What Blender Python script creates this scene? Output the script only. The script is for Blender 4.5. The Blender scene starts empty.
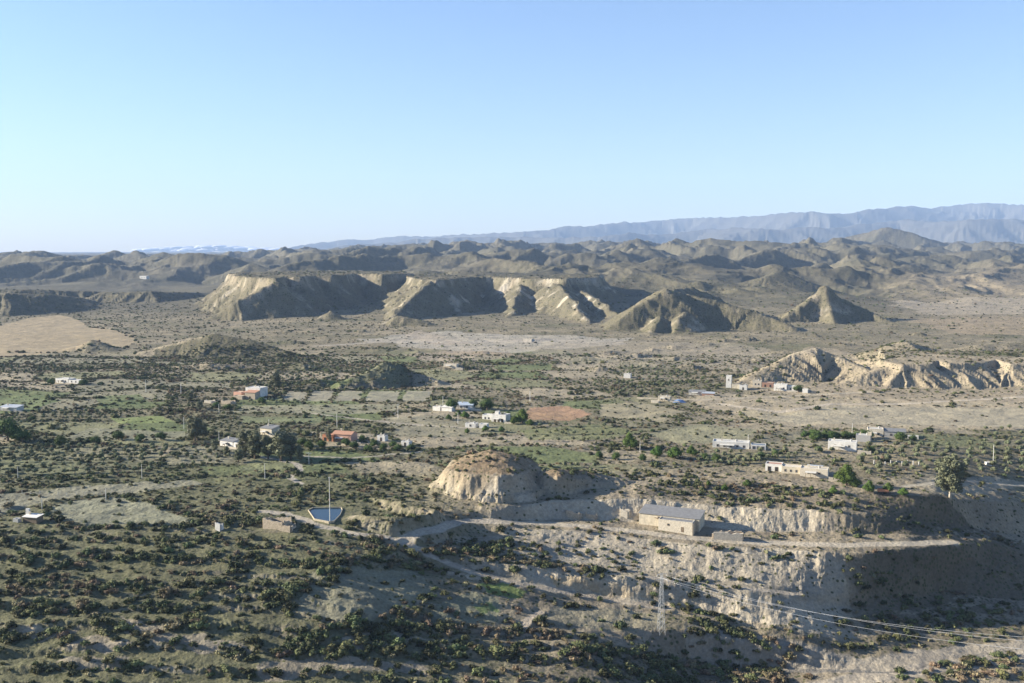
import bpy, math, random
import numpy as np
from mathutils import Vector
random.seed(7)
rng = np.random.default_rng(11)
H = 110.0; F = 996.0; CX = 512.0; CY = 341.5; Y0 = 252.0
TH = math.atan((CY - Y0) / F)
scene = bpy.context.scene
COL = scene.collection
f32 = np.float32

# ------------------------------------------------------------------ camera, world, sun
cam_d = bpy.data.cameras.new('camera'); cam = bpy.data.objects.new('camera', cam_d); COL.objects.link(cam)
cam.location = (0, 0, H); cam.rotation_euler = (math.pi/2 - TH, 0, 0)
cam_d.sensor_width = 36; cam_d.lens = F/1024*36; cam_d.clip_start = 1; cam_d.clip_end = 90000
scene.camera = cam
SUN_EL = math.radians(19.5)
w = bpy.data.worlds.new("World"); scene.world = w; w.use_nodes = True
nt = w.node_tree; bg = nt.nodes['Background']
sky = nt.nodes.new('ShaderNodeTexSky'); sky.sky_type = 'NISHITA'; sky.sun_disc = False
sky.sun_elevation = SUN_EL; sky.sun_rotation = math.radians(-83); sky.altitude = 500
sky.air_density = 1.25; sky.dust_density = 0.5; sky.ozone_density = 2.2
tint = nt.nodes.new('ShaderNodeMix'); tint.data_type = 'RGBA'; tint.blend_type = 'MULTIPLY'; tint.inputs[0].default_value = 1
tint.inputs[7].default_value = (.85, .945, 1.21, 1)      # white balance of the photograph
nt.links.new(sky.outputs[0], tint.inputs[6]); nt.links.new(tint.outputs[2], bg.inputs[0]); bg.inputs[1].default_value = 0.050
sl = bpy.data.lights.new('sun', 'SUN'); sun = bpy.data.objects.new('sun', sl); COL.objects.link(sun)
sl.energy = 5.0; sl.angle = math.radians(0.6); sl.color = (1.0, 0.915, 0.77)
sd = Vector((-math.cos(SUN_EL), 0.12, math.sin(SUN_EL)))
sun.rotation_euler = sd.to_track_quat('Z', 'Y').to_euler()
scene.view_settings.view_transform = 'Standard'; scene.view_settings.look = 'None'
scene.view_settings.exposure = 1.79; scene.view_settings.gamma = 1
scene.view_settings.use_curve_mapping = False
try:
    scene.cycles.max_bounces = 5; scene.cycles.diffuse_bounces = 1; scene.cycles.volume_bounces = 1
    scene.cycles.transparent_max_bounces = 4
except Exception: pass

# ------------------------------------------------------------------ projection helpers
def unproj(px, py, z):
    """point where the ray of a pixel meets height z"""
    u = (px-CX)/F; v = -(py-CY)/F
    dz = -math.sin(TH) + v*math.cos(TH); dy = math.cos(TH) + v*math.sin(TH)
    t = (z-H)/dz
    return u*t, dy*t
def atY(px, py, Y):
    u = (px-CX)/F; v = -(py-CY)/F
    dz = -math.sin(TH) + v*math.cos(TH); dy = math.cos(TH) + v*math.sin(TH)
    t = Y/dy
    return (u*t, Y, H + dz*t)
def M(Y): return Y/(1-Y/9130.0)

# ------------------------------------------------------------------ noise
_p = rng.permutation(256).astype(np.int32); _p2 = np.concatenate([_p, _p])
_ang = rng.uniform(0, 2*math.pi, 256); _gx = np.cos(_ang).astype(f32); _gy = np.sin(_ang).astype(f32)
def perlin(x, y, seed=0):
    x = np.asarray(x, f32) + f32(seed*17.37); y = np.asarray(y, f32) + f32(seed*9.71)
    xf = np.floor(x); yf = np.floor(y)
    xi = xf.astype(np.int32) & 255; yi = yf.astype(np.int32) & 255
    dx = x-xf; dy = y-yf
    u = dx*dx*dx*(dx*(dx*6-15)+10); v = dy*dy*dy*(dy*(dy*6-15)+10)
    a = _p2[xi]; b = _p2[(xi+1) & 255]
    def g(h, X, Y): return _gx[h]*X + _gy[h]*Y
    n00 = g(_p2[a+yi], dx, dy); n10 = g(_p2[b+yi], dx-1, dy)
    yj = (yi+1) & 255
    n01 = g(_p2[a+yj], dx, dy-1); n11 = g(_p2[b+yj], dx-1, dy-1)
    return ((n00*(1-u)+n10*u)*(1-v) + (n01*(1-u)+n11*u)*v)*f32(1.5)
def fbm(x, y, o=4, seed=0, gain=.5):
    s = 0; a = 1; t = 0
    for i in range(o):
        s = s + a*perlin(x, y, seed+i*3); t += a; a *= gain; x = x*2.03; y = y*2.03
    return s/t
def ridged(x, y, o=3, seed=0, gain=.5):
    s = 0; a = 1; t = 0
    for i in range(o):
        s = s + a*(1-2*np.abs(perlin(x, y, seed+i*5))); t += a; a *= gain; x = x*2.07; y = y*2.07
    return s/t
def sstep(a, b, x):
    t = np.clip((x-a)/(b-a), 0, 1); return t*t*(3-2*t)

# ------------------------------------------------------------------ terrain grid (rows in distance, columns in bearing)
NC = 1440
acore = np.linspace(-0.56, 0.56, NC)
aext = 0.56 + (np.linspace(0, 1, 45)[1:]**1.5)*0.6
A1 = np.concatenate([-aext[::-1], acore, aext])
rows = [6.]
def grow(to, step, add=0):
    while rows[-1] < to: rows.append(rows[-1]*(1+step)+add)
grow(245, .05); grow(480, .0021); grow(1100, .0028); grow(3000, .0036); grow(8000, .0055); grow(23000, .008)
Y1 = np.array(rows)
NR, NCT = len(Y1), len(A1)
X = (Y1[:, None]*A1[None, :]).astype(f32); Y = np.broadcast_to(Y1[:, None].astype(f32), X.shape).copy()
PX = (CX + F*A1)        # pixel column of each bearing

# near relief: crest and toe lines (pixel x, pixel y, height), far to near
LN = [
 [(-400,430,0),(1400,430,0)],
 [(-400,480,0),(380,482,0),(430,484,0),(600,487,0),(640,488,0),(700,482,0),(760,480,1),(850,491,.5),(930,497,-1),(965,499,-6),(1024,502,-14),(1150,506,-20)],
 [(-400,505,0),(380,500,-.2),(430,503,-1),(500,508,-2),(560,501,-2.5),(640,500,-2.5),(700,505,-4),(760,510,-5),(850,514,-5),(900,518,-8),(960,526,-15),(1024,536,-25),(1150,545,-30)],
 [(-400,520,-.5),(300,520,-.5),(380,514,-1),(430,515,-2),(500,519,-6),(560,519,-9.5),(640,521,-10),(700,527,-11),(760,531,-12),(850,533,-12),(920,536,-13.5),(990,541,-18),(1010,548,-22),(1050,562,-31),(1150,575,-35)],
 [(-400,535,-2),(300,532,-1.5),(350,533,-2),(400,536,-4),(430,530,-5),(470,524,-6.5),(520,528,-8),(600,534,-10),(640,540,-11),(700,546,-12),(760,551,-12.5),(868,553,-13),(925,549,-15),(990,545,-19),(1010,556,-25),(1050,580,-34),(1150,590,-37)],
 [(-400,550,-3),(300,550,-3),(350,548,-3.5),(400,545,-5.5),(430,546,-7.5),(470,549,-10),(520,556,-13),(580,563,-16),(640,571,-18),(700,578,-19.7),(760,586,-21),(792,591,-22.5),(832,596,-26),(900,597,-31),(950,592,-34),(1024,600,-38),(1150,605,-39)],
 [(-400,570,-6),(300,570,-6),(350,560,-5.5),(400,552,-6.5),(430,549,-8),(470,556,-10.8),(520,565,-14),(580,575,-17),(640,578,-18.6),(700,585,-20.3),(745,591,-21.4),(775,596,-23.5),(815,604,-28),(900,610,-34),(950,610,-36.5),(1024,615,-38.5),(1150,615,-39.5)],
 [(-400,595,-9),(300,590,-8.5),(350,580,-8.5),(400,562,-9),(430,562,-11),(470,572,-14.5),(520,583,-18.5),(580,594,-23),(640,603,-26),(700,611,-28.5),(760,622,-31),(800,634,-33),(850,640,-36.5),(900,638,-38),(950,630,-39),(1024,625,-39.5),(1150,622,-40)],
 [(-400,616,-11.5),(100,618,-11.5),(260,624,-13),(350,618,-13),(430,600,-16),(520,610,-22),(580,618,-26),(640,630,-29),(700,632,-31),(760,645,-35),(820,655,-38),(900,652,-39),(1024,640,-40),(1150,630,-40.5)],
 [(-400,645,-15),(100,640,-15),(260,646,-17),(350,640,-17),(430,630,-20),(520,635,-25),(580,645,-26),(640,655,-33),(700,664,-42),(760,670,-43),(830,670,-41.5),(900,668,-40.5),(1024,660,-40),(1150,650,-41)],
 [(-400,700,-22),(100,700,-22),(260,700,-23),(430,700,-26),(520,700,-27),(600,700,-30),(660,700,-37),(710,700,-43),(760,700,-43.5),(840,700,-42),(900,700,-41),(1150,690,-41)],
]
XCOL = X  # alias
ky = []; kz = []
for li, L in enumerate(LN):
    pa = []; pY = []; pz = []
    for (px, py, z) in L:
        x_, y_ = unproj(px, py, z); pa.append(x_/y_); pY.append(y_); pz.append(z)
    yy = np.interp(A1, pa, pY); zz = np.interp(A1, pa, pz)
    kr = np.hanning(51); kr /= kr.sum()
    yy = np.convolve(np.pad(yy, 25, 'edge'), kr, 'valid'); zz = np.convolve(np.pad(zz, 25, 'edge'), kr, 'valid')
    if li > 0:
        xw = A1*yy
        wob = ridged(xw/13, xw*0+li*.7, 2, 3+li)*.9 + fbm(xw/34, xw*0+li*3.1, 2, 9)*3.4 + perlin(xw/3.6, xw*0+li, 5)*.45
        if li in (3, ): wob = wob*.45
        yy = yy + wob
    ky.append(yy); kz.append(zz)
ky.append(ky[-1]*0+222); kz.append(kz[-1]*0-40)
ky.append(ky[-1]*0+140); kz.append(kz[-1]*0-18)
ky.append(ky[-1]*0+60); kz.append(kz[-1]*0+50)
ky.append(ky[-1]*0+6); kz.append(kz[-1]*0+104)
ky = np.array(ky)[::-1]; kz = np.array(kz)[::-1]
for i in range(1, len(ky)): ky[i] = np.maximum(ky[i], ky[i-1]+.9)
near_rows = Y1 <= 640
nr = int(near_rows.sum())
Z = np.zeros(X.shape, f32)
for c in range(NCT):
    Z[:nr, c] = np.interp(Y1[:nr], ky[:, c], kz[:, c])

# far base: heights by distance, for left, centre and right of the view
kY = [600,1500,2000,2500,3500,4500,6000,8000,12000,23000]
zl = [0,0,1,5,12,30,44,60,78,97]
zc = [0,3,14,28,50,66,82,94,100,104]
zr = [0,2,6,10,24,40,78,104,130,140]
bl, bc, br = (np.interp(Y1[nr:], kY, k)[:, None] for k in (zl, zc, zr))
pxr = PX[None, :] + 60*perlin(X[nr:]/500, Y[nr:]/500, 21)
wl = 1-sstep(180, 420, pxr); wr = sstep(820, 980, pxr); wc = 1-wl-wr
Z[nr:] = bl*wl + bc*wc + br*wr
# rolling desert hills
xf, yf = X[nr:], Y[nr:]
env = np.interp(Y1[nr:], [1750,2300,3500,5500,9000,14000], [0,60,112,125,92,50])[:, None]
env = env*(1-.05*wl)*(1-.25*sstep(840, 960, pxr)*(1-sstep(2600, 4000, yf)))*(1-.8*wl*(1-sstep(2800, 3600, yf)))*(1-.55*wl*sstep(4200, 6500, yf))
wx = xf + 90*perlin(xf/400, yf/400, 31); wy = yf + 90*perlin(xf/400, yf/400, 33)
hn = .85*ridged(wx/560, wy/760, 4, 41, .42) + .45*fbm(wx/900, wy/1300, 3, 45) - .2
hn2 = ridged(wx/170, wy/190, 3, 47)
Z[nr:] += env*(hn*1.05 + .12*hn2 + .025*ridged(xf/85, yf/90, 3, 49, .6))
del hn, hn2, wx, wy
# valley floor undulation
vx, vy = X, Y
und = fbm(vx/80, vy/50, 3, 51)*1.6 + ridged(vx/30, vy/24, 2, 55)*.5
Z += und*sstep(300, 700, Y)*(1-.5*sstep(1500, 2500, Y)) + 0.35*fbm(X/14, Y/10, 3, 58)
def terrace_phase(x, y):
    return y/9.0 + .9*perlin(x/95, y/60, 230) + .22*perlin(x/26, y/22, 232) + x/160
pha = terrace_phase(X, Y); fr = pha-np.floor(pha)
hs = 1.25+.5*perlin(X/60, Y/50, 234)
tw = (1-sstep(385, 440, Y))*(1-sstep(560, 640, PX[None, :]+0*X))*(.45+.55*sstep(-.35, .1, perlin(X/70, Y/60, 236)))*sstep(240, 262, Y)
Z += tw*hs*(sstep(.74, .98, fr)-fr)
BANK = (tw*sstep(.66, .8, fr)).astype(f32)
del pha
Z += (1-sstep(480, 640, Y))*(.38*fbm(X/4.5, Y/4.5, 3, 236)+.9*fbm(X/18, Y/14, 3, 238))
Z = Z.astype(f32)
GR = fbm(X/9, Y/9, 4, 61, .6)     # small crumbly relief
ROCK = np.zeros(X.shape, f32)     # extra pale rock

def region(pts, pad):
    x0 = min(p[0] for p in pts)-pad; x1 = max(p[0] for p in pts)+pad
    y0 = min(p[1] for p in pts)-pad; y1 = max(p[1] for p in pts)+pad
    r0, r1 = np.searchsorted(Y1, [y0, y1]); sub = X[r0:r1]
    m = (sub > x0) & (sub < x1); cols = np.where(m.any(0))[0]
    if len(cols) == 0 or r1 <= r0: return None
    return slice(r0, r1), slice(cols[0], cols[-1]+1)
def seg_closest(x, y, pts, closed):
    n = len(pts); best = None
    segs = [(pts[i], pts[(i+1) % n]) for i in range(n if closed else n-1)]
    for a, b in segs:
        ax, ay = a[0], a[1]; bx, by = b[0]-ax, b[1]-ay; L2 = bx*bx+by*by+1e-9
        t = np.clip(((x-ax)*bx+(y-ay)*by)/L2, 0, 1)
        cx = ax+t*bx; cy = ay+t*by; d2 = (x-cx)**2+(y-cy)**2
        z = a[2] + t*(b[2]-a[2])
        if best is None: best = [d2, cx, cy, z]
        else:
            m = d2 < best[0]
            for k, v in enumerate((d2, cx, cy, z)): best[k] = np.where(m, v, best[k])
    return np.sqrt(best[0])+1e-4, best[1], best[2], best[3]
def smax(a, b, k):
    h = np.clip(.5+.5*(a-b)/k, 0, 1); return b*(1-h)+a*h + k*h*(1-h)
def ridge(pts, slope, rnd=10, gl=30, ga=.25, warp=8, rock=0, k=3, seed=0, cap=0, gmax=40, dmax=1e9):
    """a hill: crest line with heights, flanks cut by gullies that run straight down"""
    zt = max(p[2] for p in pts); pad = (zt+40)/slope+30
    rg = region(pts, pad)
    if rg is None: return
    x = X[rg]; y = Y[rg]
    wxx = x + warp*fbm(x/(warp*6), y/(warp*6), 2, 71+seed); wyy = y + warp*fbm(x/(warp*6), y/(warp*6), 2, 75+seed)
    d, cx, cy, z = seg_closest(wxx, wyy, pts, False)
    nx = (wxx-cx)/d; ny = (wyy-cy)/d
    qx = (cx+nx*gl*1.3)/gl; qy = (cy+ny*gl*1.3)/gl
    g = ridged(qx, qy, 3, 81+seed, .6)*.5-.5
    prof = slope*(d*d/(d+rnd))
    h = z - prof + g*np.minimum(d, gmax)*ga + .35*GR[rg]*np.minimum(d*.05+.3, 1.2)
    h = h - 3*np.maximum(d-dmax, 0)
    old = Z[rg]; new = smax(h.astype(f32), old, k)
    if rock: ROCK[rg] = np.maximum(ROCK[rg], rock*sstep(-1, 2, h-old)*np.maximum(patchn(x, y, g, 90+seed), cap))
    Z[rg] = new
def patchn(x, y, g, s):
    near = x*0 + 1
    return .04 + .96*sstep(.02, .40, fbm(x/34, y/34, 3, s) - .5*(g+.45))
def inside_poly(x, y, pts):
    ins = np.zeros(x.shape, bool); n = len(pts)
    for i in range(n):
        ax, ay = pts[i][:2]; bx, by = pts[(i+1) % n][:2]
        if ay == by: continue
        c = ((ay > y) != (by > y)) & (x < (bx-ax)*(y-ay)/(by-ay)+ax)
        ins ^= c
    return ins
def mesa(pts, ztop, slope, cliff=10, cw=6, gl=26, ga=.3, warp=6, rock=.8, k=2, seed=0, top=1.5, gmax=45, dome=0, dmax=1e9):
    pts = [(p[0], p[1], ztop) for p in pts]
    rg = region(pts, ztop/slope+60)
    if rg is None: return
    x = X[rg]; y = Y[rg]
    wxx = x + warp*fbm(x/(warp*5), y/(warp*5), 3, 101+seed); wyy = y + warp*fbm(x/(warp*5), y/(warp*5), 3, 105+seed)
    d, cx, cy, z = seg_closest(wxx, wyy, pts, True)
    ins = inside_poly(wxx, wyy, pts)
    nx = (wxx-cx)/d; ny = (wyy-cy)/d
    qx = (cx+nx*gl*1.2)/gl; qy = (cy+ny*gl*1.2)/gl
    g = ridged(qx, qy, 3, 111+seed, .6)*.5-.5
    out = ztop - cliff*sstep(0, cw, d+g*1.5) - slope*np.maximum(d-cw*.4, 0) + g*np.minimum(d, gmax)*ga
    out = out - 3*np.maximum(d-dmax, 0)
    inn = ztop + top*fbm(x/(40 if not dome else 9), y/(40 if not dome else 9), 3, 121+seed)*np.minimum(d/10, 1) + dome*(1-np.exp(-d/14))
    h = np.where(ins, inn, out) + .3*GR[rg]
    old = Z[rg]
    if rock: ROCK[rg] = np.maximum(ROCK[rg], np.where(ins, 0, rock*sstep(0, 2, h-old)*np.maximum(patchn(x, y, g, 131+seed), .8*(1-sstep(cw*.6, cw+4, d))*sstep(-.25, .25, fbm(x/60, y/60, 3, 140+seed)))))
    Z[rg] = smax(h.astype(f32), old, k)
def PT(px, Yo): Yn = M(Yo); return ((px-CX)/F*Yn, Yn)
def RP(l): return [atY(px, py, M(Yo)) for px, py, Yo in l]
def RW(l): return [atY(px, py, Yo) for px, py, Yo in l]

# background peaks
pk = [(40,250,4600),(111,250,4800),(135,250,4700),(168,252,4400),(75,262,3800),(160,264,3500),(215,259,3800),(250,263,3300),(300,260,4000),(330,262,3300),(20,263,3400),
(365,262,3500),(400,256,4500),(440,258,4000),(470,256,4300),(520,262,3200),(555,258,3900),(600,253,4300),(635,238,4600),(660,262,2900),(690,266,2600),(718,247,5200),(748,241,5600),(720,268,2750),(770,257,3500),(800,252,4200),(775,271,2350),(820,262,3000),(885,227,6400),(850,247,4500),(905,264,3000),(940,252,4600),(980,246,6000),(600,273,2350),(640,270,2600),(540,272,2400),(700,281,2150),(575,284,2050),(960,240,7500),(935,277,2600),(500,252,5200),(680,247,5000),(620,262,3100),(860,266,2700),(740,288,2050),(1000,262,4000),(560,248,6000),(450,249,6200),(590,266,2750),(480,266,2850),(810,244,5600),(780,246,5800)]
for i, (px, py, Yp) in enumerate(pk):
    c = atY(px, py, Yp); r = random.Random(i*7+1); L = Yp*.022*r.uniform(.7, 1.5); an = r.uniform(-.9, 1.5)
    pts = [(c[0]-math.cos(an)*L, c[1]-math.sin(an)*L, c[2]-L*.26), c, (c[0]+math.cos(an)*L*.9, c[1]+math.sin(an)*L*.9, c[2]-L*.2), (c[0]+math.cos(an+.6)*L*1.9, c[1]+math.sin(an+.6)*L*1.9, c[2]-L*.5)]
    ridge(pts, r.uniform(.36, .50), rnd=10+Yp*.003, gl=70, ga=.36, warp=44, k=7, seed=i)
ridge(RW([(855,275,3000),(880,256,3050),(905,264,3100),(950,272,3150)]), .4, rnd=14, gl=60, ga=.22, warp=14, k=4, seed=60)
ridge(RW([(765,283,2300),(782,271,2350),(800,280,2400)]), .4, rnd=14, gl=50, ga=.2, warp=12, k=4, seed=61)
# far blue range
sk = [(-500,262),(180,260),(285,250),(310,245),(333,241),(370,239),(420,237),(470,236),(520,234),(560,231),(600,228),(650,222),(700,218),(760,217),(800,213),(840,216),(860,212),(900,209),(940,209),(965,205),(1000,206),(1040,208),(1300,200)]
ridge([atY(px, py, 17500 + 900*math.sin(px*.021)) for px, py in sk], .30, rnd=120, gl=900, ga=.42, warp=420, k=60, seed=70, gmax=2600)
sk2 = [(330,248),(420,242),(520,241),(600,238),(700,232),(760,229),(830,230),(900,224),(960,222),(1040,224)]
ridge([atY(px, py, 14000 + 700*math.sin(px*.03)) for px, py in sk2], .27, rnd=90, gl=500, ga=.36, warp=260, k=50, seed=71, gmax=1500)

# mesas and cones across the valley
ridge(RP([(-160,296,1500),(-60,293,1500),(8,293,1500),(48,294,1560),(80,297,1660)]), .42, rnd=26, gl=40, ga=.4, warp=18, seed=1, k=6)
ridge(RP([(-60,289,1750),(30,289,1760),(90,291,1800)]), .4, rnd=30, gl=40, ga=.4, warp=18, seed=63, k=6)
ridge(RP([(105,292,1740),(150,291,1730),(178,292,1780),(205,293,1880)]), .42, rnd=22, gl=36, ga=.4, warp=16, seed=2, k=6)
mesa([PT(238,1530),PT(254,1470),PT(276,1428),PT(286,1500),PT(300,1492),PT(314,1580),PT(336,1572),PT(350,1665),PT(384,1640),PT(410,1700),PT(402,1860),PT(300,1900),PT(232,1700)], 65, .74, cliff=12, cw=9, seed=3, ga=.5, warp=22, rock=.7, top=5, gmax=60, k=5)
mesa([PT(424,1470),PT(438,1455),PT(447,1500),PT(462,1590),PT(492,1620),PT(508,1570),PT(530,1545),PT(548,1520),PT(560,1490),PT(572,1560),PT(600,1600),PT(600,1750),PT(405,1750),PT(412,1560)], 60.5, .68, cliff=9, cw=8, seed=4, ga=.52, warp=22, rock=.9, top=6, gmax=60, k=5)
ridge(RP([(430,281,1450),(414,296,1390),(396,314,1320),(378,329,1270)]), .66, rnd=5, gl=26, ga=.34, rock=.75, seed=5)
ridge(RP([(276,281,1428),(262,290,1405),(240,300,1385),(203,321,1372)]), .72, rnd=5, gl=24, ga=.3, rock=.5, seed=62)
ridge(RP([(383,322,1270),(400,316,1260),(425,321,1250),(452,331,1230)]), .5, rnd=9, gl=22, ga=.3, rock=.75, seed=6)
ridge(RP([(520,284,1540),(514,305,1430),(508,326,1310)]), .62, rnd=5, gl=24, ga=.4, rock=.9, seed=7)
ridge(RP([(556,283,1500),(574,300,1390),(588,326,1270)]), .68, rnd=5, gl=22, ga=.42, rock=1, seed=8)
ridge(RP([(575,285,1530),(598,300,1420),(622,318,1320)]), .66, rnd=5, gl=24, ga=.38, rock=.95, seed=9)
ridge(RP([(604,330,1190),(638,308,1210),(664,289,1240),(684,294,1255),(712,299,1245),(750,310,1225),(797,328,1180)]), .6, rnd=5, gl=34, ga=.22, rock=.45, seed=10)
ridge(RP([(664,290,1250),(690,287,1330),(715,297,1400)]), .6, rnd=8, gl=34, ga=.22, rock=.3, seed=11)
ridge(RP([(645,333,1150),(655,324,1165),(662,316,1190)]), .6, rnd=3, gl=16, ga=.3, rock=.9, seed=12)
ridge(RP([(672,334,1150),(680,322,1165),(684,312,1190)]), .6, rnd=3, gl=16, ga=.3, rock=.9, seed=13)
ridge(RP([(770,329,1270),(796,311,1310),(816,296,1340),(826,289,1350),(843,299,1345),(868,311,1330),(898,324,1290)]), .6, rnd=6, gl=26, ga=.55, rock=.8, seed=14)
ridge(RP([(820,288,1352),(826,285.5,1354),(831,289,1352)]), 1.7, rnd=3, gl=10, ga=.3, rock=1, seed=15, warp=3)
ridge(RP([(826,290,1350),(832,312,1300),(838,328,1260)]), .62, rnd=4, gl=22, ga=.36, rock=.7, seed=16)
ridge(RP([(740,381,755),(772,366,778),(798,352,795),(815,347.5,798),(838,356,792),(872,371,765)]), .5, rnd=9, gl=11, ga=.42, rock=1, seed=17, warp=4, k=1.5)
ridge(RP([(870,361,880),(890,347,890),(905,341,900),(935,349,900),(990,364,880)]), .36, rnd=10, gl=30, ga=.15, rock=.1, seed=18)
ridge(RP([(925,355,960),(975,345,980),(1040,342,990),(1120,345,990)]), .36, rnd=10, gl=30, ga=.15, rock=.3, seed=19)
mesa([PT(888,775),PT(905,752),PT(930,756),PT(940,782),PT(955,760),PT(985,768),PT(1000,790),PT(1012,762),PT(1150,770),PT(1150,850),PT(885,850)], 17, .34, cliff=3, cw=5, gl=11, ga=.5, warp=7, top=2, rock=1, seed=20, k=1.2)
ridge(RP([(842,383,745),(868,372,755),(890,366,765)]), .42, rnd=4, gl=9, ga=.5, rock=1, seed=21, warp=4, k=1.5)
ridge(RP([(152,350,960),(185,341,965),(215,333,965),(250,341,950),(302,356,925)]), .42, rnd=9, gl=24, ga=.2, rock=0, seed=22)
ridge(RP([(74,347,990),(92,340,995),(114,347,990)]), .42, rnd=9, gl=24, ga=.15, seed=23)
ridge(RP([(343,381,735),(365,373,745),(385,362,760),(397,364,765),(412,372,765),(432,378,755)]), .5, rnd=4, gl=13, ga=.42, rock=.75, seed=24, warp=4)
ridge(RP([(306,385,735),(322,379,745),(338,382,750)]), .4, rnd=4, gl=13, ga=.4, rock=.6, seed=25, warp=4)
ridge(RP([(730,342,1060),(748,336,1070),(765,345,1060)]), .45, rnd=5, gl=16, ga=.4, rock=.8, seed=26, warp=5)
ridge(RP([(318,318,1340),(330,310,1350),(340,318,1340)]), .5, rnd=5, gl=20, ga=.3, rock=.8, seed=27)
# low badland knolls scattered on the valley edge
for i in range(84):
    r = random.Random(900+i); px = r.uniform(430, 1000) if i % 3 else r.uniform(600, 860); py = r.uniform(340, 372)
    if px > 860: py = r.uniform(318, 338)
    if i >= 34: px = r.uniform(150, 860); py = r.uniform(326, 378)
    x_, y_ = unproj(px, py, 0); hh = r.uniform(2, 6); L = r.uniform(10, 40)
    ridge([(x_-L, y_+r.uniform(-12, 12), hh*.4), (x_, y_, hh), (x_+L, y_+r.uniform(-12, 12), hh*.3)], r.uniform(.25, .5), rnd=4, gl=12, ga=.3, rock=r.uniform(.2, .6), seed=200+i, warp=5, k=1.5)
# the near white cliffed knoll
def KN(px, py, z): return unproj(px, py, z)
kn = [unproj(448,468,9),unproj(468,473,9),unproj(496,475,9),unproj(520,473,9),unproj(534,466,9),unproj(530,457,10),unproj(505,453,10),unproj(480,452,10),unproj(456,458,10)]
mesa(kn, 9.3, .36, cliff=5.6, cw=6.5, gl=4.6, ga=.32, warp=2.2, rock=.8, k=1, seed=30, top=1.2, dome=7.5, gmax=14, dmax=9)
ridge([(*unproj(556,470,8),8.5),(*unproj(585,470,6),6),(*unproj(612,476,3),3)], .36, rnd=4, gl=8, ga=.3, rock=0, seed=31, warp=3, k=1.5, dmax=9)
Z += (sstep(9000, 13000, Y)*(75*ridged(X/1300, Y/1700, 5, 221, .55)+30*fbm(X/3000, Y/3000, 2, 225))*sstep(300, 420, PX[None, :]+0*X)).astype(f32)
ridge([(*unproj(372,497,.5),.6),(*unproj(400,506,1),2.6),(*unproj(436,514,0),1.6)], .8, rnd=2, gl=4, ga=.4, rock=.95, seed=32, warp=2, k=.6, dmax=6)
ridge([(*unproj(350,515,.5),1.6),(*unproj(390,521,.2),1.8),(*unproj(430,519,-1),.9)], .8, rnd=2, gl=4, ga=.4, rock=.85, seed=33, warp=2, k=.6, dmax=6)

g0 = np.sqrt((np.gradient(Z, axis=0)/np.gradient(Y1)[:, None])**2+(np.gradient(Z, axis=1)/(np.gradient(A1)[None, :]*Y))**2)
for (ya, yb, yc, yd, lam, am) in ((620, 690, 1000, 1150, 7, 1.0), (1050, 1200, 2100, 2400, 17, 1.7), (1050, 1200, 2100, 2400, 48, 2.6), (2100, 2500, 7000, 9000, 75, 5.0)):
    s_ = sstep(.18, .5, g0)*sstep(ya, yb, Y)*(1-sstep(yc, yd, Y))
    wx_ = X+lam*.5*perlin(X/lam/1.7, Z/lam, 411)
    Z = (Z + s_*am*(ridged(wx_/lam, Z/(lam*1.5)+Y/(lam*2.2), 3, 413, .55)-.25)).astype(f32)
g0 = np.abs(np.gradient(Z, axis=0)/np.gradient(Y1)[:, None])
sm = sstep(.3, .7, g0)*(1-sstep(480, 560, Y))
Z = (Z + sm*(.55*ridged((X+1.5*perlin(X/6, Z/4, 401))/4.6, Z/7+Y/20, 3, 403, .6)+.45*fbm(X/2.2, Z/1.6+Y/6, 3, 405, .6)+1.1*sstep(820, 870, PX[None, :]+0*X)*fbm(X/11, Z/9+Y/25, 3, 409, .6)+.18*np.sin(Z*3.1+3*perlin(X/9, Y/9, 407)))).astype(f32)
del g0, sm
# ------------------------------------------------------------------ sampling the terrain
def zat(x, y):
    y = max(y, Y1[0]); i = int(np.searchsorted(Y1, y))-1; i = min(max(i, 0), NR-2)
    a = x/y; j = int(np.searchsorted(A1, a))-1; j = min(max(j, 0), NCT-2)
    ty = (y-Y1[i])/(Y1[i+1]-Y1[i]); ta = (a-A1[j])/(A1[j+1]-A1[j])
    return float((Z[i,j]*(1-ta)+Z[i,j+1]*ta)*(1-ty) + (Z[i+1,j]*(1-ta)+Z[i+1,j+1]*ta)*ty)
def ground(px, py, ymin=240):
    """where the ray of a pixel first meets the terrain"""
    u = (px-CX)/F; v = -(py-CY)/F
    dz = -math.sin(TH)+v*math.cos(TH); dy = math.cos(TH)+v*math.sin(TH)
    a = u/dy; j = int(np.clip(np.searchsorted(A1, a), 0, NCT-1))
    ray = H + dz/dy*Y1
    m = (Z[:, j] >= ray) & (Y1 > ymin); i = int(np.argmax(m))
    if not m.any(): i = NR-2
    r0 = ray[i-1]-Z[i-1, j]; r1 = ray[i]-Z[i, j]
    t = r0/(r0-r1) if r0 != r1 else 0
    yy = Y1[i-1] + t*(Y1[i]-Y1[i-1]); x = a*yy
    return x, yy, zat(x, yy)
# the pond's flat pad
pc = unproj(325, 513, -.6)
m = np.exp(-(((X-pc[0])/17)**2+((Y-pc[1])/17)**2)**3); Z = (Z*(1-m)+(-.7)*m).astype(f32)
# flat pads for the buildings on the bench
bx_, by_ = unproj(672, 527, -10.6)
m = np.exp(-(((X-bx_-2)/22)**2+((Y-by_-3)/9)**2)**3); Z = (Z*(1-m)+(-10.6)*m).astype(f32)

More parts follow.
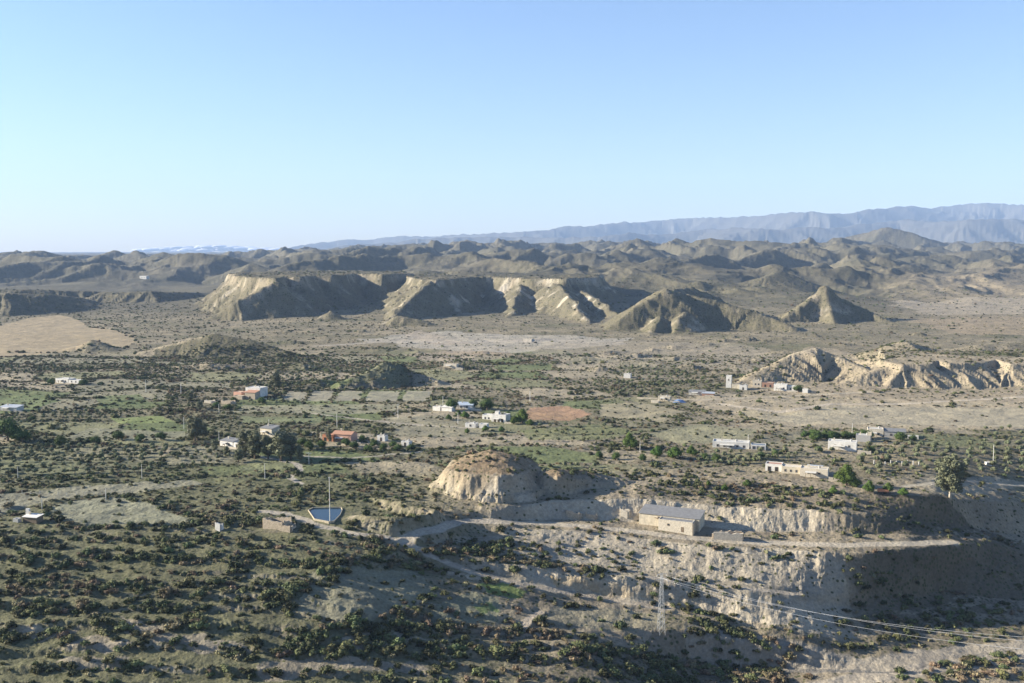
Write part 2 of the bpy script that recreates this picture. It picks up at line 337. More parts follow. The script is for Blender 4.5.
# ------------------------------------------------------------------ ground colour (what the ground is, with shade added on the right slope)
dZy = np.gradient(Z, axis=0)/np.gradient(Y1)[:, None]
dZx = np.gradient(Z, axis=1)/(np.gradient(A1)[None, :]*Y)
SL = np.sqrt(dZx**2+(dZy - 0*dZx)**2).astype(f32)
n1 = fbm(X/120, Y/70, 4, 151); n2 = fbm(X/22, Y/15, 4, 155); n3 = fbm(X/500, Y/300, 3, 159)
def mixc(c, col, m): return c*(1-m[..., None]) + np.array(col, f32)*m[..., None]
ALB = np.zeros(X.shape+(3,), f32); ALB[:] = (.205, .178, .120)
VEG = np.full(X.shape, .55, f32)
ALB = mixc(ALB, (.30, .255, .175), sstep(-.15, .5, n1))
ALB = mixc(ALB, (.135, .135, .075), sstep(.05, .55, -n1+.4*n2)*.8)
ALB = mixc(ALB, (.25, .20, .13), sstep(.1, .5, n2)*.5)
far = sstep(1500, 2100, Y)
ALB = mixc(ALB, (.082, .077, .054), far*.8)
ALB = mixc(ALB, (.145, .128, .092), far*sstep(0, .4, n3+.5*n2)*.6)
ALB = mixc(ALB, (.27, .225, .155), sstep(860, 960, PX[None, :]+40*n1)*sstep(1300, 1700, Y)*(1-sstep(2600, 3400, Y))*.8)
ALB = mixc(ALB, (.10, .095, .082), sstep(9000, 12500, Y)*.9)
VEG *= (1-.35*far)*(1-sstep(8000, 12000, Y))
# near ground left is greyer green grass
lw = (1-sstep(330, 520, PX[None, :]+0*X))*(1-sstep(560, 800, Y))
ALB = mixc(ALB, (.128, .130, .070), lw*.85)
ALB = mixc(ALB, (.27, .235, .17), BANK*.45*sstep(-.2, .3, n2)); VEG = np.maximum(VEG, .95*BANK)
rw = sstep(480, 620, PX[None, :]+0*X+40*n1)*(1-sstep(470, 520, Y))
ALB = mixc(ALB, (.29, .245, .175), rw*.7); VEG *= 1-.35*rw
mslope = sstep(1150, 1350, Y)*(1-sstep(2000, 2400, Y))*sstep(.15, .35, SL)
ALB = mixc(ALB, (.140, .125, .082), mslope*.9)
# pale rock on steep ground and on the marl flanks
nearz = 1-sstep(480, 520, Y)
steep = sstep(.38, .75, SL+.12*n2)*nearz*sstep(-.5, .2, n2+.3)
rk = np.clip(np.maximum(steep*.75*(1-.85*sstep(835, 880, PX[None, :]+14*n2))*(1-.5*lw)*sstep(-.35, .25, n2+.5*n1), ROCK*sstep(.12, .34, SL)), 0, 1)
rc = np.zeros_like(ALB); rc[:] = (.36, .305, .22)
rc = mixc(rc, (.35, .295, .22), sstep(.0, .45, fbm(X/30, Z/4+Y/60, 3, 163)))
rc = mixc(rc, (.50, .455, .365), sstep(.0, .4, fbm(X/16, Y/16, 3, 166)+.25*(Y>1000)*(PX[None, :]>480)*(PX[None, :]<640))*.8)
ALB = ALB*(1-rk[..., None]) + rc*rk[..., None]; VEG *= 1-.95*rk
del rc
kk = sstep(0, 4, Z-3)*(Y > 380)*(Y < 520)*(PX[None, :] > 425)*(PX[None, :] < 620)*(1-rk)
ALB = mixc(ALB, (.25, .185, .115), kk*.9)
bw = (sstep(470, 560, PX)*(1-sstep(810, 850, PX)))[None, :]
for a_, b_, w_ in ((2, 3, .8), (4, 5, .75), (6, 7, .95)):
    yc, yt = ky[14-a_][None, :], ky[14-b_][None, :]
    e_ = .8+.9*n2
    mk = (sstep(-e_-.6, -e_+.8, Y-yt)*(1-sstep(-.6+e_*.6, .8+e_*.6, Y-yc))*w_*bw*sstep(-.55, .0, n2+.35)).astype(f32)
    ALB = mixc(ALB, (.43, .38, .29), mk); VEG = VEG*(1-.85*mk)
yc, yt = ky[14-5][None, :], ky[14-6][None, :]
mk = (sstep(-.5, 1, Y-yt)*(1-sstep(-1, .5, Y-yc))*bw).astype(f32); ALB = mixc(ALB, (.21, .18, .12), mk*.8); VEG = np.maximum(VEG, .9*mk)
def polyw(pl, feather=0, warp=1.5, lam=8, z=0):
    pts = [ground(px, py)[:2] for px, py in pl]
    rg = region([(p[0], p[1], 0) for p in pts], 12)
    x = X[rg]; y = Y[rg]
    wx = x + warp*perlin(x/lam, y/lam, 171); wy = y+warp*perlin(x/lam, y/lam, 173)
    m = inside_poly(wx, wy, pts).astype(f32)
    return rg, m
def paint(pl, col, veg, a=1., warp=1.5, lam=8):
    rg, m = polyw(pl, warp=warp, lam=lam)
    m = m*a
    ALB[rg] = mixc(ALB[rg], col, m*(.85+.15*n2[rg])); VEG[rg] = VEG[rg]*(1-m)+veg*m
FIELD = np.zeros(X.shape, bool)
# patchwork of small plots with scrubby banks between them
def hashf(a, b, k):
    t = np.sin(a*127.1+b*311.7+k*74.7)*43758.5453; return t-np.floor(t)
zr_ = slice(np.searchsorted(Y1, 395), np.searchsorted(Y1, 1180)); xs_, ys_ = X[zr_], Y[zr_]
wv = ys_/(17+ys_*.017) + .35*perlin(xs_/90, ys_/60, 501); rowi = np.floor(wv)
wu = xs_/(46+26*hashf(rowi, rowi*0, 3)) + hashf(rowi, rowi*0, 1)*7 + .25*perlin(xs_/60, ys_/40, 503) + .25*wv
ci = np.floor(wu); h1 = hashf(ci, rowi, 5); h2 = hashf(ci, rowi, 9)
fe = np.minimum(np.minimum(wu-ci, 1-(wu-ci))*60, np.minimum(wv-rowi, 1-(wv-rowi))*26)
pxs = PX[None, :]+0*xs_
zone_ = (1-sstep(560, 700, pxs))*sstep(455, 520, ys_)*(1-sstep(1000, 1150, ys_)) + sstep(640, 700, pxs)*sstep(520, 560, ys_)*(1-sstep(680, 740, ys_))*.7
pm = (h1 < .66)*sstep(1.2, 3.2, fe+1.2*n2[zr_])*np.clip(zone_, 0, 1)
pal = np.zeros(xs_.shape+(3,), f32); pal[:] = (.235,.222,.150)
for k_, c_ in enumerate([(.135,.165,.070),(.33,.285,.20),(.205,.205,.115)]): pal[h2 > .25+k_*.25] = c_
ALB[zr_] = ALB[zr_]*(1-pm[..., None]*.85)+pal*pm[..., None]*.85; VEG[zr_] = VEG[zr_]*(1-pm)+.13*pm
CELL = (zr_, h1, h2, fe)
hedge = (1-sstep(1.5, 3.5, fe))*np.clip(zone_, 0, 1); VEG[zr_] = np.minimum(VEG[zr_]*(1+.5*hedge), .9)
del wv, wu, ci, h1, pm, pal, hedge, zone_, pxs
def field(pl, col, veg, a=1., warp=1.2, lam=9, mark=True):
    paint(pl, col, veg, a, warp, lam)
    if mark:
        rg, m = polyw(pl, warp=warp, lam=lam); FIELD[rg] |= m > .5
field([(-60,330),(0,326),(30,318),(62,315),(82,322),(85,326),(112,328),(137,337),(128,346),(70,352),(0,357),(-60,358)], (.33,.268,.170), 0, 1, 6, 40)
field([(140,362),(155,350),(190,340),(218,334),(252,340),(300,354),(312,362)], (.105,.098,.062), .7, .9, 4, 25, mark=False)
field([(345,388),(352,378),(380,362),(398,362),(420,374),(432,386)], (.15,.135,.10), .4, .7, 3, 12, mark=False)
for q_ in [[(10,632),(40,624),(78,628),(60,638),(20,640)],[(62,645),(100,634),(126,640),(132,650),(90,652)],[(118,616),(150,622),(185,634),(240,642),(262,652),(200,652),(150,640),(128,630)],[(255,668),(290,656),(350,662),(420,664),(430,672),(330,670),(270,680)],[(330,640),(400,634),(430,640),(360,648)],[(60,655),(130,660),(120,668),(50,664)]]:
    field(q_, (.33,.285,.215), .12, .85, 2.5, 6, mark=False)
field([(48,507),(75,500),(128,497),(160,508),(196,521),(150,526),(90,526),(60,522)], (.235,.235,.165), .05)
field([(-40,502),(0,494),(60,487),(190,480),(205,484),(150,491),(80,497),(40,503),(0,514),(-40,518)], (.245,.235,.17), .08)
for q in [(284,305,392,401),(309,331,391,401),(337,361,391,401),(367,398,391,401),(403,430,391,401)]:
    field([(q[0]+4,q[2]),(q[1]+3,q[2]),(q[1]-2,q[3]),(q[0]-3,q[3])], (.29,.27,.20), 0, 1, .8)
field([(245,405),(400,404),(395,412),(330,414),(225,412)], (.25,.24,.16), .1)
field([(240,416),(330,417),(320,423),(245,423)], (.17,.19,.10), .1)
field([(380,418),(440,415),(500,425),(478,437),(400,436)], (.26,.24,.165), .12)
field([(530,408),(568,406),(592,414),(570,421),(524,419)], (.34,.215,.135), 0)
field([(600,404),(640,402),(690,413),(660,423),(600,416)], (.31,.275,.18), .06)
field([(645,434),(700,424),(760,430),(740,440),(680,444)], (.25,.24,.15), .1)
field([(700,392),(860,398),(1040,400),(1040,432),(900,428),(860,422),(790,426),(740,416),(690,404)], (.37,.315,.22), .08, .9, 6, 25)
field([(735,384),(775,362),(812,346),(850,352),(885,362),(905,352),(960,356),(1040,358),(1040,402),(900,402),(820,396),(760,392)], (.34,.285,.20), .15, .9, 4, 25, mark=False)
field([(760,420),(830,406),(1040,408),(1040,428),(880,424),(800,424)], (.335,.30,.215), .02, 1, 2)
field([(360,338),(440,332),(560,336),(640,338),(620,346),(500,352),(400,347)], (.43,.395,.33), .15, .7, 22, 50)
field([(520,347),(640,340),(760,346),(820,362),(700,368),(560,366)], (.345,.30,.225), .2, .6, 12, 30)
field([(400,355),(470,350),(520,356),(450,362)], (.38,.31,.23), .2, .7, 8, 30)
field([(312,572),(350,566),(420,572),(432,590),(400,612),(350,624),(296,612)], (.235,.225,.155), .12)
field([(430,610),(470,592),(500,598),(500,624),(430,622)], (.21,.21,.14), .15)
field([(556,604),(640,612),(712,618),(690,630),(600,630),(540,622)], (.265,.24,.165), .15)
field([(478,583),(500,584),(532,591),(522,598),(492,594)], (.13,.20,.045), .2, .9, 2, 5)
field([(470,606),(490,604),(500,612),(480,616)], (.12,.18,.05), .2, .8, 2, 5)
field([(520,430),(600,424),(640,432),(600,440),(530,440)], (.16,.18,.08), .2, .8)
field([(95,396),(140,394),(150,404),(100,408)], (.13,.16,.07), .1)
field([(-20,398),(40,395),(62,400),(30,412),(-20,414)], (.13,.17,.07), .1)
field([(110,418),(160,416),(175,422),(120,424)], (.20,.24,.09), .1)
field([(90,428),(190,432),(180,440),(60,440)], (.22,.215,.145), .1)
field([(255,458),(290,462),(298,470),(240,470)], (.19,.20,.11), .05)
field([(915,480),(985,476),(1030,482),(1000,492),(930,494)], (.33,.29,.21), .1)
field([(560,575),(700,600),(690,604),(560,580)], (.37,.27,.15), .15, .6)
field([(545,574),(600,584),(640,594),(628,597),(560,584)], (.42,.29,.13), .05, .8, 1, 4)
field([(400,334),(420,330),(470,344),(440,346)], (.36,.31,.24), .1, .8, 8, 30)
field([(880,300),(1040,296),(1040,312),(930,316)], (.36,.31,.23), .2, .8, 25, 60)
field([(900,318),(1040,316),(1040,336),(960,334)], (.33,.26,.17), .3, .7, 25, 60)
field([(-40,475),(150,473),(165,448),(-40,446)], (.175,.175,.105), .18, .8, mark=False)
field([(700,467),(765,463),(830,450),(700,454)], (.20,.19,.115), .15, .8, mark=False)
field([(858,478),(1040,476),(1040,446),(866,447)], (.22,.19,.12), .15, .8, mark=False)
field([(560,540),(640,546),(720,552),(800,558),(848,562),(850,640),(800,628),(720,606),(640,598),(560,588)], (.37,.325,.245), .22, .75, 3, 14, mark=False)
field([(430,528),(520,532),(560,540),(560,560),(500,552),(430,545)], (.34,.295,.22), .3, .6, 3, 14, mark=False)
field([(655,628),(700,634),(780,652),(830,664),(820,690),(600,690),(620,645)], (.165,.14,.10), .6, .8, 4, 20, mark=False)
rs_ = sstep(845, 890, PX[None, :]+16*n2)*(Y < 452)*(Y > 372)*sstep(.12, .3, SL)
ALB = mixc(ALB, (.115,.10,.072), rs_*.85); VEG = np.maximum(VEG, .75*rs_)  # scrubby soil, painted darker still to deepen the shade on this slope
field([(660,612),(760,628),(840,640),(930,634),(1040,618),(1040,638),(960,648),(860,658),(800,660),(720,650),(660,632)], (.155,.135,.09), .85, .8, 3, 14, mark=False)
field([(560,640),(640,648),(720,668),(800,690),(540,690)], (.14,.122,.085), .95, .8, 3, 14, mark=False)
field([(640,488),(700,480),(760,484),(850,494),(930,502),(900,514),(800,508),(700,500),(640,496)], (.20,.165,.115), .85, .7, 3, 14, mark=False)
ROAD = np.zeros(X.shape, np.int8)
def road(pl, width, kind, col, a=1):
    dn = []
    for (p0, q0), (p1, q1) in zip(pl[:-1], pl[1:]):
        k = max(1, int(math.hypot(p1-p0, q1-q0)/9))
        dn += [(p0+(p1-p0)*t/k, q0+(q1-q0)*t/k) for t in range(k)]
    dn.append(pl[-1]); g_ = [ground(px, py) for px, py in dn]; zs = np.array([g[2] for g in g_])
    if len(zs) > 4: zs = np.convolve(np.pad(zs, 2, 'edge'), np.ones(5)/5, 'valid')
    pts = [(g[0], g[1], float(z)) for g, z in zip(g_, zs)]
    rg = region(pts, width+6); x = X[rg]; y = Y[rg]
    d, _, _, zr0 = seg_closest(x+.7*perlin(x/7, y/7, 181), y+.7*perlin(x/7, y/7, 183), pts, False)
    if kind < 3 and pts[0][1] < 540:
        fl = .85*(1-sstep(width*.5, width*1.0, d)); Z[rg] = (Z[rg]*(1-fl)+zr0*fl).astype(f32)
    m = (1-sstep(width*.42, width*.56, d))*a
    ALB[rg] = mixc(ALB[rg], col, m); VEG[rg] *= 1-m
    ROAD[rg] = np.where(d < width*.55, kind, ROAD[rg])
road([(262,511),(285,514),(306,520),(325,528),(352,533),(380,536),(408,541)], 4.6, 1, (.37,.33,.26))
road([(404,540),(425,531),(447,524),(480,521),(530,523),(580,526),(630,531),(690,538),(760,543),(850,545),(920,543),(952,543)], 6.5, 2, (.42,.37,.285))
road([(408,541),(430,556),(470,572),(520,584),(580,595),(640,604),(668,609)], 4.6, 1, (.37,.32,.245))
road([(640,576),(700,583),(760,590),(800,595)], 2.8, 2, (.40,.35,.27))
road([(252,455),(278,460),(296,463),(301,470),(290,477),(300,484)], 3.5, 1, (.36,.33,.27))
road([(470,428),(420,425),(385,422),(300,412)], 3.2, 1, (.36,.32,.25))
road([(300,456),(350,458),(420,452)], 2.6, 1, (.34,.31,.25))
road([(720,404),(780,412),(830,404),(900,404),(1040,396)], 6, 1, (.44,.38,.29))
road([(640,398),(700,400),(790,396),(870,392)], 4.5, 1, (.40,.35,.26))
road([(905,486),(960,480),(1040,488)], 4, 1, (.38,.34,.26))
road([(700,640),(760,652),(820,664),(870,668),(930,656),(1040,645)], 11, 3, (.31,.275,.215))
road([(800,690),(860,680),(930,668),(1040,654)], 9, 3, (.34,.30,.235))
road([(318,346),(380,342),(470,342),(560,340)], 13, 3, (.38,.34,.28), .7)
road([(540,612),(527,620),(522,630)], 3, 1, (.36,.31,.24))
del n1, n3

# ------------------------------------------------------------------ materials
def newmat(name):
    m = bpy.data.materials.new(name); m.use_nodes = True
    return m, m.node_tree, m.node_tree.nodes['Principled BSDF']
def nn(nt, t, **k):
    n = nt.nodes.new(t)
    for a, b in k.items(): setattr(n, a, b)
    return n
def mixrgb(nt, bt, fac, a, b):
    n = nt.nodes.new('ShaderNodeMix'); n.data_type = 'RGBA'; n.blend_type = bt
    for s, v in ((n.inputs[0], fac), (n.inputs[6], a), (n.inputs[7], b)):
        if hasattr(v, 'name') and hasattr(v, 'links'): nt.links.new(v, s)
        else: s.default_value = v
    return n.outputs[2]
def rampn(nt, src, p0, p1, c0=(0,0,0,1), c1=(1,1,1,1)):
    r = nn(nt, 'ShaderNodeMapRange'); r.inputs[1].default_value = p0; r.inputs[2].default_value = p1
    nt.links.new(src, r.inputs[0]); return r.outputs[0]
def noisen(nt, vec, scale, det=4, rough=.55):
    n = nn(nt, 'ShaderNodeTexNoise'); n.inputs['Scale'].default_value = scale; n.inputs['Detail'].default_value = det
    n.inputs['Roughness'].default_value = rough; nt.links.new(vec, n.inputs['Vector']); return n.outputs[0]
def terrain_mat():
    m, nt, b = newmat('desert_ground'); L = nt.links.new
    b.inputs['Roughness'].default_value = .95; b.inputs['Specular IOR Level'].default_value = .1
    geo = nn(nt, 'ShaderNodeNewGeometry'); pos = geo.outputs['Position']
    at_ = nn(nt, 'ShaderNodeAttribute'); at_.attribute_name = 'alb'
    av = nn(nt, 'ShaderNodeAttribute'); av.attribute_name = 'veg'
    c = at_.outputs['Color']
    big = rampn(nt, noisen(nt, pos, .06, 5, .6), .3, .7)
    c = mixrgb(nt, 'MULTIPLY', 1.0, c, mixrgb(nt, 'MIX', big, (.78,.78,.80,1), (1.18,1.16,1.12,1)))
    fine = rampn(nt, noisen(nt, pos, .8, 6, .7), .3, .7)
    c = mixrgb(nt, 'MULTIPLY', 1.0, c, mixrgb(nt, 'MIX', fine, (.70,.69,.68,1), (1.25,1.25,1.25,1)))
    # low plants and tussocks
    def dots(scale, lo, hi, col, c, k):
        v = nn(nt, 'ShaderNodeTexVoronoi'); v.inputs['Scale'].default_value = scale; L(pos, v.inputs['Vector'])
        d = rampn(nt, v.outputs['Distance'], hi, lo)
        r = nn(nt, 'ShaderNodeSeparateColor'); L(v.outputs['Color'], r.inputs[0])
        g = nn(nt, 'ShaderNodeMath', operation='LESS_THAN'); L(r.outputs[0], g.inputs[0])
        mm = nn(nt, 'ShaderNodeMath', operation='MULTIPLY'); L(av.outputs['Fac'], mm.inputs[0]); mm.inputs[1].default_value = k
        L(mm.outputs[0], g.inputs[1])
        p = nn(nt, 'ShaderNodeMath', operation='MULTIPLY'); L(d, p.inputs[0]); L(g.outputs[0], p.inputs[1])
        pc = nn(nt, 'ShaderNodeClamp'); L(p.outputs[0], pc.inputs[0])
        return mixrgb(nt, 'MIX', pc.outputs[0], c, col)
    c = dots(.55, .25, .42, (.062,.066,.032,1), c, 1.1)
    sx = nn(nt, 'ShaderNodeSeparateXYZ'); L(pos, sx.inputs[0])
    def farmix(c0, c1, a, b_):
        return mixrgb(nt, 'MIX', rampn(nt, sx.outputs[1], a, b_), c0, c1)
    c = farmix(c, dots(.26, .22, .38, (.050,.052,.027,1), c, .95), 650, 900)
    c = farmix(c, dots(.09, .22, .40, (.060,.058,.032,1), c, .7), 1500, 2200)
    L(c, b.inputs['Base Color'])
    bp = nn(nt, 'ShaderNodeBump'); bp.inputs['Strength'].default_value = .7; bp.inputs['Distance'].default_value = 1.2
    L(noisen(nt, pos, .5, 7, .65), bp.inputs['Height'])
    bp2 = nn(nt, 'ShaderNodeBump'); bp2.inputs['Strength'].default_value = .35; bp2.inputs['Distance'].default_value = 6
    L(noisen(nt, pos, .045, 5, .6), bp2.inputs['Height']); L(bp.outputs[0], bp2.inputs['Normal'])
    L(bp2.outputs[0], b.inputs['Normal'])
    return m
MT = terrain_mat()

# ------------------------------------------------------------------ terrain meshes cut from the one sheet
idx = np.arange(NR*NCT, dtype=np.int32).reshape(NR, NCT)
q = np.stack([idx[:-1, :-1], idx[:-1, 1:], idx[1:, 1:], idx[1:, :-1]], -1).reshape(-1, 4)
rq = ROAD[:-1, :-1].reshape(-1); fq = FIELD[:-1, :-1].reshape(-1)
yq = Y[:-1, :-1].reshape(-1); 
zone = np.zeros(len(q), np.int8)
mt_row = yq > 11500; hl = (yq > 1900) & ~mt_row
zone[hl] = 1; zone[mt_row] = 2
zone[fq & ~hl & ~mt_row] = 6
for k in (1, 2, 3): zone[(rq == k) & ~hl & ~mt_row] = 2+k
V = np.stack([X, Y, Z], -1).reshape(-1, 3)
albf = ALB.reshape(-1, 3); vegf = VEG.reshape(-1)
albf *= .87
def sheet(name, sel, label, cat):
    qq = q[sel]; used, inv = np.unique(qq.reshape(-1), return_inverse=True)
    me = bpy.data.meshes.new(name); nv = len(used); nf = len(qq)
    me.vertices.add(nv); me.vertices.foreach_set('co', V[used].reshape(-1).astype(f32))
    me.loops.add(nf*4); me.loops.foreach_set('vertex_index', inv.astype(np.int32).reshape(-1))
    me.polygons.add(nf); me.polygons.foreach_set('loop_start', np.arange(0, nf*4, 4, dtype=np.int32))
    me.polygons.foreach_set('use_smooth', np.ones(nf, bool))
    me.update(calc_edges=True)
    ca = me.attributes.new('alb', 'FLOAT_COLOR', 'POINT')
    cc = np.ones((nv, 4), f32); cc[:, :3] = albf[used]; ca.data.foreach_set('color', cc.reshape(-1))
    va = me.attributes.new('veg', 'FLOAT', 'POINT'); va.data.foreach_set('value', vegf[used].astype(f32))
    me.materials.append(MT)
    o = bpy.data.objects.new(name, me); COL.objects.link(o)
    o['kind'] = 'structure'; o['label'] = label; o['category'] = cat
    return o
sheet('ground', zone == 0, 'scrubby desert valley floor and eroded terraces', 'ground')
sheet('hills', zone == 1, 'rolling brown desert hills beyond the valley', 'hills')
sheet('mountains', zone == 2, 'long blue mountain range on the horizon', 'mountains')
sheet('farm_road', zone == 3, 'pale dirt farm roads winding over the valley', 'road')
sheet('terrace_track', zone == 4, 'dusty track along the bench above the white scarps', 'track')
sheet('dry_wash', zone == 5, 'pale sandy bed of the dry wash', 'wash')
sheet('fields', zone == 6, 'bare and fallow fields of tan and grey green', 'fields')
# ------------------------------------------------------------------ object helpers
def simple_mat(name, col, rough=.85, var=.15, scale=1.5, spec=.2, rnd=0, metal=0):
    m, nt, b = newmat(name); b.inputs['Roughness'].default_value = rough; b.inputs['Specular IOR Level'].default_value = spec
    b.inputs['Metallic'].default_value = metal
    tc = nn(nt, 'ShaderNodeTexCoord')
    f = rampn(nt, noisen(nt, tc.outputs['Object'], scale, 5, .65), .3, .7)
    lo = tuple(v*(1-var) for v in col)+(1,); hi = tuple(min(v*(1+var), 1) for v in col)+(1,)
    c = mixrgb(nt, 'MIX', f, lo, hi)
    if rnd:
        oi = nn(nt, 'ShaderNodeObjectInfo')
        hs = nn(nt, 'ShaderNodeHueSaturation'); nt.links.new(c, hs.inputs['Color'])
        r1 = nn(nt, 'ShaderNodeMapRange'); r1.inputs[3].default_value = .5-.025*rnd; r1.inputs[4].default_value = .5+.03*rnd
        nt.links.new(oi.outputs['Random'], r1.inputs[0]); nt.links.new(r1.outputs[0], hs.inputs['Hue'])
        mu = nn(nt, 'ShaderNodeMath', operation='MULTIPLY'); mu.inputs[1].default_value = 7.13; nt.links.new(oi.outputs['Random'], mu.inputs[0])
        fr = nn(nt, 'ShaderNodeMath', operation='FRACT'); nt.links.new(mu.outputs[0], fr.inputs[0])
        r2 = nn(nt, 'ShaderNodeMapRange'); r2.inputs[3].default_value = 1-.4*rnd; r2.inputs[4].default_value = 1+.45*rnd
        nt.links.new(fr.outputs[0], r2.inputs[0]); nt.links.new(r2.outputs[0], hs.inputs['Value'])
        c = hs.outputs[0]
    nt.links.new(c, b.inputs['Base Color'])
    return m
MAT = dict(
 white=simple_mat('whitewash', (.60,.575,.52), var=.2, scale=.5), cream=simple_mat('cream_render', (.50,.44,.33), var=.25, scale=.6),
 stone=simple_mat('rubble_stone', (.40,.33,.24), var=.35, scale=2.2), pale_stone=simple_mat('pale_stone', (.52,.46,.36), var=.28, scale=2.0),
 pink=simple_mat('pink_render', (.56,.33,.24), var=.15), brick=simple_mat('brown_brick', (.34,.20,.14), var=.25, scale=3),
 grey=simple_mat('grey_block', (.33,.32,.30), var=.2), sheet=simple_mat('fibre_roof_sheet', (.17,.17,.168), var=.18, scale=.7),
 tile=simple_mat('clay_tiles', (.36,.20,.13), var=.25, scale=3), conc=simple_mat('concrete', (.48,.46,.41), var=.15),
 dark=simple_mat('dark_opening', (.03,.028,.026), var=.2), glass=simple_mat('window_glass', (.05,.065,.08), rough=.15, spec=.6, var=.2),
 wood=simple_mat('weathered_wood', (.20,.15,.10), var=.3, scale=3), bluep=simple_mat('blue_tarp', (.13,.21,.36), rough=.6), bluegrey=simple_mat('blue_grey_sheet', (.33,.38,.44), rough=.6), pondrim=simple_mat('pond_rim', (.36,.31,.22), var=.3), 
 orange=simple_mat('orange_paint', (.50,.22,.12), rough=.6), metal=simple_mat('galvanised_steel', (.42,.43,.43), rough=.5, metal=.3, var=.08),
 pole=simple_mat('concrete_pole', (.62,.60,.55), var=.08), cable=simple_mat('aluminium_cable', (.6,.6,.6), rough=.4, metal=.3),
 bark=simple_mat('bark', (.17,.13,.09), var=.3, scale=4), pbark=simple_mat('pale_bark', (.44,.39,.31), var=.25, scale=3),
 leaf=simple_mat('scrub_leaves', (.082,.088,.036), var=.45, scale=2.2, rnd=1.5), dry=simple_mat('dry_twigs', (.165,.125,.075), var=.4, scale=2.2, rnd=.8),
 grass=simple_mat('yellow_tussock', (.20,.18,.10), var=.35, scale=2.2, rnd=.7),
 olive=simple_mat('olive_leaves', (.130,.140,.075), var=.35, scale=1.8, rnd=.6), euc=simple_mat('eucalyptus_leaves', (.125,.130,.075), var=.35, scale=.9, rnd=.3),
 bright=simple_mat('bright_leaves', (.078,.125,.026), var=.4, scale=1.2, rnd=.6), pine=simple_mat('pine_needles', (.068,.105,.028), var=.4, scale=1.2, rnd=.4),
)
class MB:
    def __init__(s): s.v = []; s.f = []
    def add(s, vs, fs):
        n = len(s.v); s.v += [tuple(v) for v in vs]; s.f += [tuple(i+n for i in f) for f in fs]
    def box(s, x0, y0, z0, x1, y1, z1, rz=0, c=(0,0)):
        vs = [(x, y, z) for z in (z0, z1) for x, y in ((x0,y0),(x1,y0),(x1,y1),(x0,y1))]
        if rz:
            ca, sa = math.cos(rz), math.sin(rz)
            vs = [(c[0]+(x-c[0])*ca-(y-c[1])*sa, c[1]+(x-c[0])*sa+(y-c[1])*ca, z) for x, y, z in vs]
        s.add(vs, [(0,3,2,1),(4,5,6,7),(0,1,5,4),(1,2,6,5),(2,3,7,6),(3,0,4,7)])
    def prism(s, pts, z0, z1):
        n = len(pts); s.add([(x, y, z0) for x, y in pts]+[(x, y, z1) for x, y in pts],
              [tuple(range(n))[::-1], tuple(range(n, 2*n))]+[(i, (i+1) % n, n+(i+1) % n, n+i) for i in range(n)])
    def tube(s, pts, rs, n=6):
        base = len(s.v)
        for i, p in enumerate(pts):
            p = Vector(p); a = Vector(pts[max(i-1, 0)]); b = Vector(pts[min(i+1, len(pts)-1)])
            t = (b-a).normalized(); u = t.orthogonal().normalized(); w_ = t.cross(u)
            r = rs[i] if hasattr(rs, '__len__') else rs
            for k in range(n):
                an = 2*math.pi*k/n; s.v.append(tuple(p+u*math.cos(an)*r+w_*math.sin(an)*r))
        for i in range(len(pts)-1):
            for k in range(n):
                a = base+i*n+k; b = base+i*n+(k+1) % n; s.f.append((a, b, b+n, a+n))
        s.f.append(tuple(base+k for k in range(n))[::-1]); s.f.append(tuple(base+(len(pts)-1)*n+k for k in range(n)))
    def build(s, name, mat, parent=None, smooth=False):
        me = bpy.data.meshes.new(name); me.from_pydata(s.v, [], s.f); me.update()
        me.materials.append(mat)
        if smooth:
            me.polygons.foreach_set('use_smooth', [True]*len(me.polygons))
        o = bpy.data.objects.new(name, me); COL.objects.link(o)
        if parent: o.parent = parent
        return o
def tag(o, label, cat, group=None, kind=None):
    o['label'] = label; o['category'] = cat
    if group: o['group'] = group
    if kind: o['kind'] = kind
    return o
def empty(name, label, cat, loc, rz=0, group=None, sc=1):
    o = bpy.data.objects.new(name, None); COL.objects.link(o); o.location = loc; o.rotation_euler = (0, 0, rz)
    o.scale = (sc, sc, sc); o.empty_display_size = .5
    return tag(o, label, cat, group)
def copy_thing(src, loc, rz, sc, label=None, group=None, cat=None, name=None):
    c = src.copy(); COL.objects.link(c); c.location = loc; c.rotation_euler = (0, 0, rz)
    c.scale = sc if hasattr(sc, '__len__') else (sc, sc, sc)
    if name: c.name = name
    if label: c['label'] = label
    if group: c['group'] = group
    if cat: c['category'] = cat
    for ch in src.children:
        d = ch.copy(); COL.objects.link(d); d.parent = c
    return c

# ------------------------------------------------------------------ plants
def leafcloud(n, lumps, size, seed, flat=.5, mb=None, core=.0):
    """small leaf faces spread over the shell of several lumps"""
    r = random.Random(seed); mb = mb or MB()
    tot = sum(l[3]**2 for l in lumps)
    for (cx, cy, cz, R, sq) in [(l+(1,))[:5] if len(l) == 4 else l for l in lumps]:
        k = int(n*R*R/tot)
        for _ in range(k):
            d = Vector((r.gauss(0,1), r.gauss(0,1), r.gauss(0,1))).normalized()
            rad = R*(1-.55*r.random()**2.0)*(.78+.22*math.sin(5*d.x+seed)*math.cos(4*d.y+d.z*3))
            p = Vector((cx+d.x*rad, cy+d.y*rad, cz+d.z*rad*sq))
            if p.z < .02: continue
            nrm = (d + Vector((r.gauss(0,.6), r.gauss(0,.6), r.gauss(0,.6)))).normalized()
            u = nrm.orthogonal().normalized(); an = r.random()*6.28; w_ = nrm.cross(u)
            a = u*math.cos(an)+w_*math.sin(an); b = nrm.cross(a)
            s1 = size*r.uniform(.6, 1.3); s2 = s1*r.uniform(.4, .8)
            mb.add([p-a*s1, p-b*s2, p+a*s1, p+b*s2], [(0,1,2,3)])
    return mb
